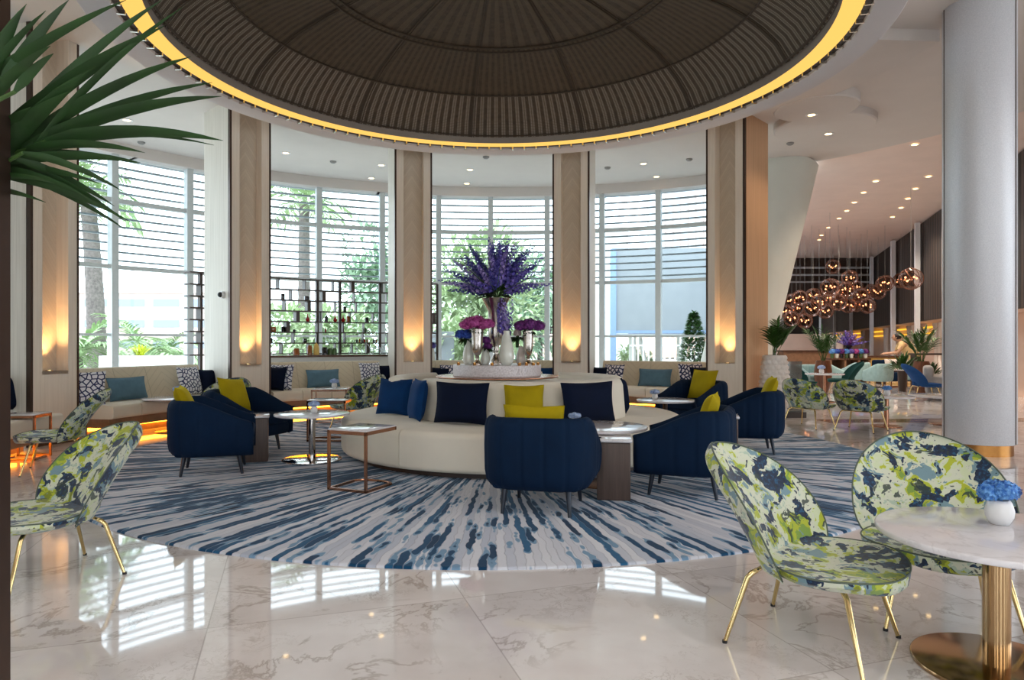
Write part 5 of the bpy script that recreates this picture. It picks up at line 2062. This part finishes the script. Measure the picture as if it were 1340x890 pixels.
# ---------------------------------------------------------------- person at work behind the counter
def person(label, loc, rz, lean, shirt, s=1.0):
    t = thing('person', label, 'person', loc, rz)
    # local +Y is the way the person faces
    hip = Vector((0, 0, 0.92))
    ch = hip + Vector((0, 0.36 * sin(lean), 0.36 * cos(lean)))
    nk = ch + Vector((0, 0.20 * sin(lean * 1.2), 0.20 * cos(lean * 1.2)))
    hd = nk + Vector((0, 0.10, 0.10))
    V = [hip, ch, nk, hd, hd + Vector((0, 0.03, 0.11))]
    R = [0.15, 0.155, 0.055, 0.085, 0.075]
    E = [(0, 1), (1, 2), (2, 3), (3, 4)]

    def chain(start, pts, rs):
        i = start
        for p, r in zip(pts, rs):
            V.append(Vector(p))
            R.append(r)
            E.append((i, len(V) - 1))
            i = len(V) - 1
        return i
    for sx in (-1, 1):
        sh = nk + Vector((sx * 0.17, -0.01, -0.07))
        el = sh + Vector((sx * 0.06, 0.12, -0.25))
        wr = el + Vector((-sx * 0.05, 0.24, -0.02))
        w = chain(1, [sh, el, wr, wr + Vector((0, 0.07, -0.01))], [0.062, 0.045, 0.032, 0.034])
        for k in range(4):
            a = wr + Vector(((k - 1.5) * 0.022, 0.10, -0.01))
            chain(w, [a, a + Vector((0, 0.04, -0.015)), a + Vector((0, 0.055, -0.04))], [0.010, 0.009, 0.008])
        a = wr + Vector((-sx * 0.045, 0.06, 0))
        chain(w, [a, a + Vector((-sx * .01, 0.04, -0.01))], [0.011, 0.009])
        hp = hip + Vector((sx * 0.09, 0, -0.06))
        chain(0, [hp, (sx * 0.11, 0.02, 0.48), (sx * 0.11, -0.01, 0.09), (sx * 0.12, 0.14, 0.045)], [0.095, 0.062, 0.045, 0.04])
    me = bpy.data.meshes.new('body')
    me.from_pydata([tuple(v) for v in V], E, [])
    o = bpy.data.objects.new('body', me)
    COL.objects.link(o)
    o.parent = t
    md = o.modifiers.new('skin', 'SKIN')
    for sv, r in zip(me.skin_vertices[0].data, R):
        sv.radius = (r, r)
    me.skin_vertices[0].data[0].use_root = True
    sb = o.modifiers.new('sub', 'SUBSURF')
    sb.levels = sb.render_levels = 2
    me.materials.append(M['skin'])
    # clothes: torso shell and trousers
    mb = MB()
    for p, q, r0, r1, nn in ((hip + Vector((0, 0, -.08)), ch, 0.17, 0.185, 1), (ch, nk + Vector((0, 0, -.015)), 0.185, 0.085, 1)):
        mb.tube([p, p.lerp(q, .5), q], [r0, (r0 + r1) / 2 * 1.04, r1], 18, cap=False)
    for sx in (-1, 1):
        sh = nk + Vector((sx * 0.15, -0.01, -0.07))
        mb.tube([nk + Vector((sx * .05, 0, -.06)), sh, sh + Vector((sx * 0.035, 0.08, -0.17))], [0.085, 0.085, 0.068], 14)
    obj('shirt', mb, shirt, t, angle=80)
    mb = MB()
    for sx in (-1, 1):
        mb.tube([(sx * 0.08, 0, 0.92), (sx * 0.11, 0.02, 0.48), (sx * 0.11, -0.01, 0.08)], [0.125, 0.085, 0.07], 14)
    obj('trousers', mb, M['black'], t, angle=80)
    mb = MB()
    c = hd + Vector((0, -0.012, 0.045))
    mb.ball(c, 0.108, 18, 12, (0.92, 1.0, 1.0))
    obj('hair', mb, M['hair'], t)
    mb = MB()
    fc = hd + Vector((0, 0.045, 0.02))
    mb.ball(fc, 0.085, 18, 12, (0.9, 0.9, 1.15))
    mb.tube([fc + Vector((0, .07, .02)), fc + Vector((0, .095, -.015))], [0.008, 0.014], 8)
    for sx in (-1, 1):
        mb.ball(fc + Vector((sx * .083, -.02, 0)), 0.02, 8, 6, (.5, .8, 1.2))
    obj('face', mb, M['skin'], t)
    mb = MB()
    for sx in (-1, 1):
        mb.ball(fc + Vector((sx * .032, .070, .015)), 0.010, 8, 6)
    mb.box(fc + Vector((0, .072, -.045)), (.04, .01, .008))
    obj('eyes_and_mouth', mb, M['hair'], t)
    t.scale = (s, s, s)
    return t


q = P(1198, 440, 19.2)
person('person in a pale yellow shirt bending over behind the hall planter', (q.x, q.y, 0), radians(70), radians(38), M['shirt'], 0.98)

# ================================================================ PENDANTS
PEN = [(1192, 365, 13), (1179, 367, 10), (1090, 349, 10), (1112, 364, 8), (1108, 379, 11), (1086, 376, 11), (1127, 387, 10), (1140, 381, 10), (1135, 400, 10), (1149, 382, 9),
       (1158, 371, 10), (1110, 400, 10), (1086, 391, 8), (1080, 407, 9), (1064, 387, 9), (1062, 404, 10), (1053, 420, 8), (1042, 404, 9), (1036, 417, 9), (1036, 394, 7), (1072, 396, 8),
       (1098, 384, 9), (1120, 376, 8), (1047, 390, 7), (1030, 408, 8), (1097, 396, 9), (1121, 399, 8)]


def pend_name(i):
    rk = sorted(range(len(PEN)), key=lambda k: PEN[k][0]).index(i) + 1
    ords = ['first', 'second', 'third', 'fourth', 'fifth', 'sixth', 'seventh', 'eighth', 'ninth', 'tenth', 'eleventh', 'twelfth', 'thirteenth', 'fourteenth',
            'fifteenth', 'sixteenth', 'seventeenth', 'eighteenth', 'nineteenth', 'twentieth', 'twenty-first', 'twenty-second', 'twenty-third', 'twenty-fourth', 'twenty-fifth', 'twenty-sixth', 'twenty-seventh']
    return ords[rk - 1]


GR = 0.28
PLACED = []
gm, rm, bm = MB(), [], MB()
gm.ball((0, 0, 0), GR, 24, 14)
src = {}
for i, (xp, yp, pr_) in enumerate(PEN):
    d = GR * F / pr_
    d = max(18, min(25.5, d)) + ((i * 7) % 5 - 2) * 0.9
    for dz in (0, .5, -.5, 1, -1, 1.5, -1.5, 2, -2, 2.5, -2.5, 3, -3, 3.6, -3.6, 4.2):
        q = P(xp, yp, d + dz)
        if all((q - w).length > 0.62 for w in PLACED):
            break
    PLACED.append(q)
    lb = 'copper wire globe pendant lamp in the hall cluster, %s from the left' % pend_name(i)
    t = thing('pendant_lamp', lb, 'pendant lamp', tuple(q), rnd.uniform(0, 3), 'globe pendant lamps in the hall')
    L = ZC + 0.03 - q.z - GR
    mb = MB()
    mb.tube([(0, 0, GR), (0, 0, GR + L)], 0.004, 5)
    obj('cord', mb, M['grey_fabric'], t)
    if not src:
        src['globe'] = obj('globe', gm, M['globe_glass'], t)
        for k in range(4):
            mb = MB()
            R = Matrix.Rotation(k * 0.8, 3, 'Z') @ Matrix.Rotation(1.1 + 0.35 * k, 3, 'X')
            mb.tube([R @ Vector((GR * cos(2 * pi * j / 40), GR * sin(2 * pi * j / 40), 0)) for j in range(40)], 0.009, 6, closed=True)
            src['wire_ring%d' % k] = obj('wire_ring', mb, plain('copper_wire', (126, 86, 68), 0.35, 0.9) if k == 0 else bpy.data.materials['copper_wire'], t)
        for k in range(5):
            mb = MB()
            mb.ball((0.13 * cos(k * 1.257), 0.13 * sin(k * 1.257), 0.06 * sin(k * 2.3)), 0.026, 10, 6)
            src['bulb%d' % k] = obj('bulb', mb, M['bulb'], t)
        mb = MB()
        mb.ball((0, 0, 0), 0.03, 8, 6)
        for k in range(5):
            mb.tube([(0, 0, 0), (0.12 * cos(k * 1.257), 0.12 * sin(k * 1.257), 0.06 * sin(k * 2.3))], 0.006, 5)
        mb.tube([(0, 0, 0), (0, 0, GR)], 0.006, 5)
        src['lamp_arm'] = obj('lamp_arm', mb, M['rose_bronze'], t)
    else:
        for o in src.values():
            c = o.copy()
            COL.objects.link(c)
            c.parent = t

# ================================================================ CEILING FITTINGS
DL = [(1062, 150), (1084, 175), (374, 200), (499, 216), (486, 233), (611, 240), (615, 222), (842, 214), (859, 231), (166, 157), (108, 171)]
HL = [(1197, 189), (1146, 237), (1215, 231), (1130, 252), (1198, 247), (1118, 265), (1188, 260), (1108, 276), (1179, 272), (1098, 286), (1168, 284), (1084, 298), (1075, 308), (1072, 314)]
wl = ['upper one right of the warm lit pillar', 'lower one right of the warm lit pillar', 'left one before the bottle shelf window', 'nearer right one, bottle shelf window',
      'further right one, bottle shelf window', 'further one before the central window', 'nearer one before the central window', 'nearer one before the shrub window',
      'further one before the shrub window', 'right one before the palm view window', 'left one before the palm view window']
wh = ['alone near the satin column', 'alone above the leaning white column', 'row near the column, second', 'left row, second', 'row near the column, third', 'left row, third',
      'row near the column, fourth', 'left row, fourth', 'row near the column, fifth', 'left row, fifth', 'row near the column, sixth', 'left row, sixth', 'left row, seventh', 'left row, last']
dl0 = None
for k, (xy, zc, ww) in enumerate([(a, ZC, 'lounge ceiling, ' + b) for a, b in zip(DL, wl)] + [(a, ZC + 0.04, 'hall ceiling, ' + b) for a, b in zip(HL, wh)]):
    zc = ZL - 0.011 if xy in ((1062, 150),) else ZL + 0.019 if xy in ((1084, 175),) else zc
    d = (zc - EYE) * F / (HY - xy[1])
    loc = ((xy[0] - CX) / F * d, d, zc - 0.001)
    lb = 'small round recessed downlight in the ' + ww
    if dl0 is None:
        dl0 = thing('downlight', lb, 'downlight', loc, 0, 'recessed ceiling downlights')
        mb = MB()
        mb.lathe([(0.065, 0.0), (0.095, 0.0), (0.095, -0.008), (0.06, -0.008), (0.065, 0.0)], 28)
        obj('trim', mb, M['white_china'], dl0)
        mb = MB()
        mb.lathe([(0.068, -0.003), (0.001, -0.003)], 24)
        obj('lamp', mb, M['lamp_warm'], dl0)
    else:
        dup(dl0, loc, 0, lb)
for xy, lb in (((436, 211), 'near the bottle shelf window'), ((795, 219), 'above the shrub window'), ((902, 208), 'beside the warm lit pillar top'), ((1034, 187), 'right of the warm lit pillar'),
               ((636, 205), 'before the central window'), ((185, 186), 'over the palm view window')):
    zq = ZC
    d = (zq - EYE) * F / (HY - xy[1])
    t = thing('smoke_detector', 'small round ceiling detector ' + lb, 'detector', ((xy[0] - CX) / F * d, d, zq - 0.001), 0, 'ceiling detectors')
    mb = MB()
    mb.lathe([(0.07, 0), (0.07, -0.02), (0.04, -0.045), (0.001, -0.045)], 24)
    obj('body', mb, M['grey_fabric'], t)
# dome camera on the second pillar
x, y, a = PILL[1]
R = Matrix.Rotation(radians(a), 3, 'Z')
q = R @ Vector((-W / 2 - 0.02, 0.24, 0))
t = thing('security_camera', 'small white dome camera on the side of the second pillar', 'camera', (x + q.x, y + q.y, 2.08), radians(a))
mb = MB()
mb.tube([(0, 0, 0), (-0.05, 0, 0)], [0.06, 0.055], 20)
obj('housing', mb, M['white_china'], t)
mb = MB()
mb.ball((-0.055, 0, 0), 0.045, 16, 10)
obj('lens_dome', mb, M['black'], t)

# ================================================================ OUTSIDE
mb = MB()
mb.box((0, 60, -0.16), (200, 150, 0.1))
o = struct('ground', mb, M['paving'])


def palm_tree(label, xp, d, h, tr, nf, L, ll, lw, lean=0.0):
    t = thing('palm_tree', label, 'tree', (at_d(xp, d), d, -0.12), 0, 'palms outside the windows')
    mb = MB()
    n = 26
    mb.tube([(lean * (i / n) ** 2, 0, h * i / n) for i in range(n + 1)], [tr * (1.15 - 0.3 * i / n) * (1.0 + 0.07 * (i % 2)) for i in range(n + 1)], 14)
    obj('trunk', mb, M['bark'], t, angle=80)
    mb = MB()
    rr = random.Random(int(xp))
    for k in range(nf):
        frond(mb, (lean, 0, h), 2 * pi * k / nf + rr.uniform(-.2, .2), radians(rr.uniform(5, 75)), L * rr.uniform(.8, 1.1), rr.uniform(1.2, 2.2), 16, ll, lw, rr, None, 0.15, 0.8)
    obj('fronds', mb, M['out_palm'], t)
    return t


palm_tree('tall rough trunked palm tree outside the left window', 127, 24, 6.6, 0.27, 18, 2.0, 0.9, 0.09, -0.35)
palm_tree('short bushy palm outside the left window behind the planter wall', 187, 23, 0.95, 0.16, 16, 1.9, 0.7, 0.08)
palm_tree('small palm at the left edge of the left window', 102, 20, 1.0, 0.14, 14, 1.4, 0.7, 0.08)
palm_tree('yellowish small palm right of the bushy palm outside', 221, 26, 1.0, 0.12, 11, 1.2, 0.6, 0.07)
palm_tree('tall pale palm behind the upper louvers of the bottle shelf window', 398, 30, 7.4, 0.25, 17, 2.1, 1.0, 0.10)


def tree(label, xp, d, h, rx, rz_, n, size, m, trunk=0.15, cone=False):
    t = thing('tree', label, 'tree', (at_d(xp, d), d, -0.12), 0, 'trees outside the windows')
    mb = MB()
    mb.tube([(0, 0, 0), (0.05, 0, h * 0.5), (0, 0, h * 0.9)], [trunk, trunk * .7, trunk * .3], 10)
    obj('trunk', mb, M['bark'], t)
    mb = MB()
    rr = random.Random(int(xp * 3 + d))
    lobes = [Vector((rr.uniform(-.6, .6) * rx, rr.uniform(-.5, .5) * rx, h + rr.uniform(-.7, .7) * rz_)) for _ in range(14)]
    for k in range(n):
        if cone:
            tz = rr.random()
            w = rx * (1 - tz) ** 0.8 * rr.uniform(.55, 1.05)
            q = rr.uniform(0, 2 * pi)
            p = Vector((w * cos(q), w * sin(q), h - rz_ + 2 * rz_ * tz))
            dd = Vector((cos(q), sin(q), 0.3))
        else:
            c = lobes[k % len(lobes)]
            dd = Vector((rr.gauss(0, 1), rr.gauss(0, 1), rr.gauss(0, 1))).normalized()
            p = c + Vector((dd.x * rx * .5, dd.y * rx * .5, dd.z * rz_ * .42)) * rr.uniform(.6, 1.05)
        blade(mb, p, dd + Vector((rr.uniform(-.6, .6), rr.uniform(-.6, .6), rr.uniform(-.6, .3))), size, size * .42, .5, rr, 2)
    obj('crown', mb, m, t)
    return t


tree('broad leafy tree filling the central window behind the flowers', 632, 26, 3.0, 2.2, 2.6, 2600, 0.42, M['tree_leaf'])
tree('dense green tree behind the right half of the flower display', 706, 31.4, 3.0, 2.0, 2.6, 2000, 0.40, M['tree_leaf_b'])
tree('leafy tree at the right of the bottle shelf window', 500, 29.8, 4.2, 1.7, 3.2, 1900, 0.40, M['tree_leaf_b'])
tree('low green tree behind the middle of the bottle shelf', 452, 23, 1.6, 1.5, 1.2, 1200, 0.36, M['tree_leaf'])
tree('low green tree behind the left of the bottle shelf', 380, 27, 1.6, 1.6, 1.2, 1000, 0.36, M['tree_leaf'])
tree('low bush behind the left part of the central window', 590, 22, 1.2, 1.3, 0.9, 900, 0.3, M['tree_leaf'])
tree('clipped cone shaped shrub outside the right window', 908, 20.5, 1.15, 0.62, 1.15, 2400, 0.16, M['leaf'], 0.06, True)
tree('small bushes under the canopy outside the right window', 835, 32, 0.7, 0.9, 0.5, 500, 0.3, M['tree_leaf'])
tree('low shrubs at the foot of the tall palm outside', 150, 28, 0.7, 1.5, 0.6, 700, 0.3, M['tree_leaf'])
mb = MB()
q0, q1 = P(140, 465, 19), P(246, 465, 19)
mb.rbox(((q0.x + q1.x) / 2, 19, 0.40), (q1.x - q0.x, 0.8, 1.06), 0.02, 2)
tag(obj('planter_wall', mb, M['concrete'], None), 'low white planter wall outside the left window', 'wall')
mb = MB()
for k in range(24):
    blade(mb, (rnd.uniform(-.1, .1), 0, 0), (rnd.uniform(-1, 1), rnd.uniform(-.4, .4), 1), 0.35, 0.08, 0.6, rnd, 3)
q = P(183, 470, 18.9)
tag(obj('lime_plant', mb, M['lime_leaf'], None, (q.x, 18.9, 0.93)), 'bright lime leaved plant on the white planter wall', 'plant')


def building(label, x0, x1, ytop, d, m, bands=0, name='building'):
    a, b = P(x0, ytop, d), P(x1, ytop, d)
    H = a.z + 0.12
    t = thing(name, label, 'building', ((a.x + b.x) / 2, d + 2, -0.12))
    w = b.x - a.x
    mb = MB()
    mb.box((0, 0, H / 2), (w, 4, H))
    mb.box((0, 0, H + .05), (w + .3, 4.3, 0.1))
    obj('walls', mb, m, t)
    for k in range(bands):
        mb = MB()
        z = H * (k + 0.55) / bands
        nx = 6
        for i in range(nx):
            mb.box((-w / 2 + w * (i + .5) / nx, -2.0, z), (w / nx * .75, 0.12, H / bands * .35))
        obj('window_row', mb, M['window_band'], t)
    return t


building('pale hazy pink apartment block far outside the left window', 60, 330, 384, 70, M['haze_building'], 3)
bd = building('white building with blank tall facade outside the right window', 786, 822, 300, 38, M['concrete'], 0)
# blue edged canopy with cloth blind
cn = thing('canopy', 'white canopy with grey blue cloth blind outside the right window', 'canopy', (at_d(900, 28), 28, -0.12))
w = 6.0
mb = MB()
mb.box((0.4, 0, 3.55), (w + 1, 0.06, 3.4))
obj('cloth_blind', mb, M['awning'], cn)
mb = MB()
mb.box((0.4, 0, 1.84), (w + 1, 0.14, 0.12))
obj('bottom_rail', mb, M['blue_paint'], cn)
mb = MB()
mb.box((0.4, 2.2, 1.72), (w + 1, 4.2, 0.10))
obj('canopy_slab', mb, M['concrete'], cn)
for xx in (-3.0,):
    mb = MB()
    mb.box((xx - 0.05, -0.05, 2.6), (0.22, 0.22, 5.2))
    obj('blue_post', mb, M['blue_paint'], cn)
for xx in (-1.9, 0.2, 2.2):
    mb = MB()
    mb.tube([(xx, 2.0, 0), (xx, 2.0, 1.7)], 0.16, 16)
    obj('post', mb, M['concrete'], cn)
for xx, ln in ((-1.1, .4), (0.9, -.4)):
    mb = MB()
    mb.tube([(xx, 2.6, 0), (xx - ln, 2.6, 1.7)], 0.10, 14)
    obj('post', mb, M['concrete'], cn)
fe = thing('fence', 'white picket fence outside behind the clipped cone shrub', 'fence', (at_d(880, 26), 26, -0.12))
for k in range(16):
    mb = MB()
    mb.box((-1.5 + k * .2, 0, 0.85), (0.06, 0.04, 1.7))
    obj('picket', mb, M['concrete'], fe)
mb = MB()
mb.box((0, 0.03, 0.5), (3.2, 0.03, 0.06))
mb.box((0, 0.03, 1.3), (3.2, 0.03, 0.06))
obj('rail', mb, M['concrete'], fe)
tw = thing('building', 'tall glazed tower with gridded facade behind the upper right louvers', 'building', (at_d(915, 60), 62, -0.12))
mb = MB()
mb.box((0, 0, 9.5), (7.5, 4, 19))
obj('walls', mb, plain('tower_glass', (205, 216, 224), 0.3, var=.02), tw)
mb = MB()
for k in range(12):
    mb.box((-3.6 + k * .66, -2.02, 9.5), (0.07, 0.08, 19))
for k in range(18):
    mb.box((0, -2.02, 1 + k), (7.5, 0.08, 0.09))
obj('facade_grid', mb, M['haze_building'], tw)
mb = MB()
q = P(575, 430, 21)
mb.rbox((0, 0, 0.8), (0.9, 0.08, 1.9), 0.01, 2)
tag(obj('outdoor_screen', mb, M['awning'], None, (q.x, 21, -0.12)), 'pale grey screen panel outside the left of the central window', 'screen')

# ================================================================ LIGHT, WORLD, CAMERA
world = bpy.data.worlds.new('sky')
SC.world = world
world.use_nodes = True
wn = world.node_tree
wn.nodes.clear()
wo = wn.nodes.new('ShaderNodeOutputWorld')
bg = wn.nodes.new('ShaderNodeBackground')
bg.inputs[0].default_value = (0.83, 0.925, 1.0, 1)
bg.inputs[1].default_value = 5.5
wn.links.new(bg.outputs[0], wo.inputs[0])


def area(name, loc, target, size, power, col, sy=None):
    L = bpy.data.lights.new(name, 'AREA')
    L.energy = power
    L.color = col
    L.size = size
    if sy:
        L.shape = 'RECTANGLE'
        L.size_y = sy
    o = bpy.data.objects.new(name, L)
    COL.objects.link(o)
    o.location = loc
    o.rotation_euler = (Vector(target) - Vector(loc)).to_track_quat('-Z', 'Y').to_euler()
    return o


def spot(name, loc, power, col, size=110, r=0.05):
    L = bpy.data.lights.new(name, 'SPOT')
    L.energy = power
    L.color = col
    L.spot_size = radians(size)
    L.spot_blend = 0.7
    L.shadow_soft_size = r
    o = bpy.data.objects.new(name, L)
    COL.objects.link(o)
    o.location = loc
    return o


warm = (1.0, 0.74, 0.50)
for xy in DL[:2] + DL[2:3] + DL[7:8]:
    d = (ZL - EYE) * F / (HY - xy[1])
    spot('downlight_lamp', ((xy[0] - CX) / F * d, d, ZL - 0.05), 60, warm)
for xy in HL[::2]:
    d = (ZC - EYE) * F / (HY - xy[1])
    spot('hall_lamp', ((xy[0] - CX) / F * d, d, ZC - 0.02), 300, (1.0, 0.8, 0.62), 130)
for x, y in ((-3.0, -2), (0, -2), (3, -2), (-2.2, 1.6), (2.2, 1.6), (6, 2), (7, 6), (9, 10), (12, 13), (14, 18), (12, 24)):  # spots added to fill the room with light, no fixtures drawn
    spot('fill_spot', (x, y, ZL - 0.04), 120 if y < 2 else 90, (1.0, 0.94, 0.88), 140)

cam = bpy.data.cameras.new('camera')
cam.sensor_width = 36
cam.lens = F / 1340 * 36
cam.shift_y = (HY - 445) / 1340
cam.clip_start = 0.05
cam.clip_end = 400
co = bpy.data.objects.new('camera', cam)
COL.objects.link(co)
co.location = (0, 0, EYE)
co.rotation_euler = (radians(90), 0, 0)
SC.camera = co
SC.view_settings.view_transform = 'Standard'
SC.view_settings.look = 'None'
SC.view_settings.exposure = -0.18
SC.view_settings.gamma = 1
SC.view_settings.use_curve_mapping = False
SC.cycles.max_bounces = 10
SC.cycles.transparent_max_bounces = 24
SC.cycles.sample_clamp_indirect = 6.0
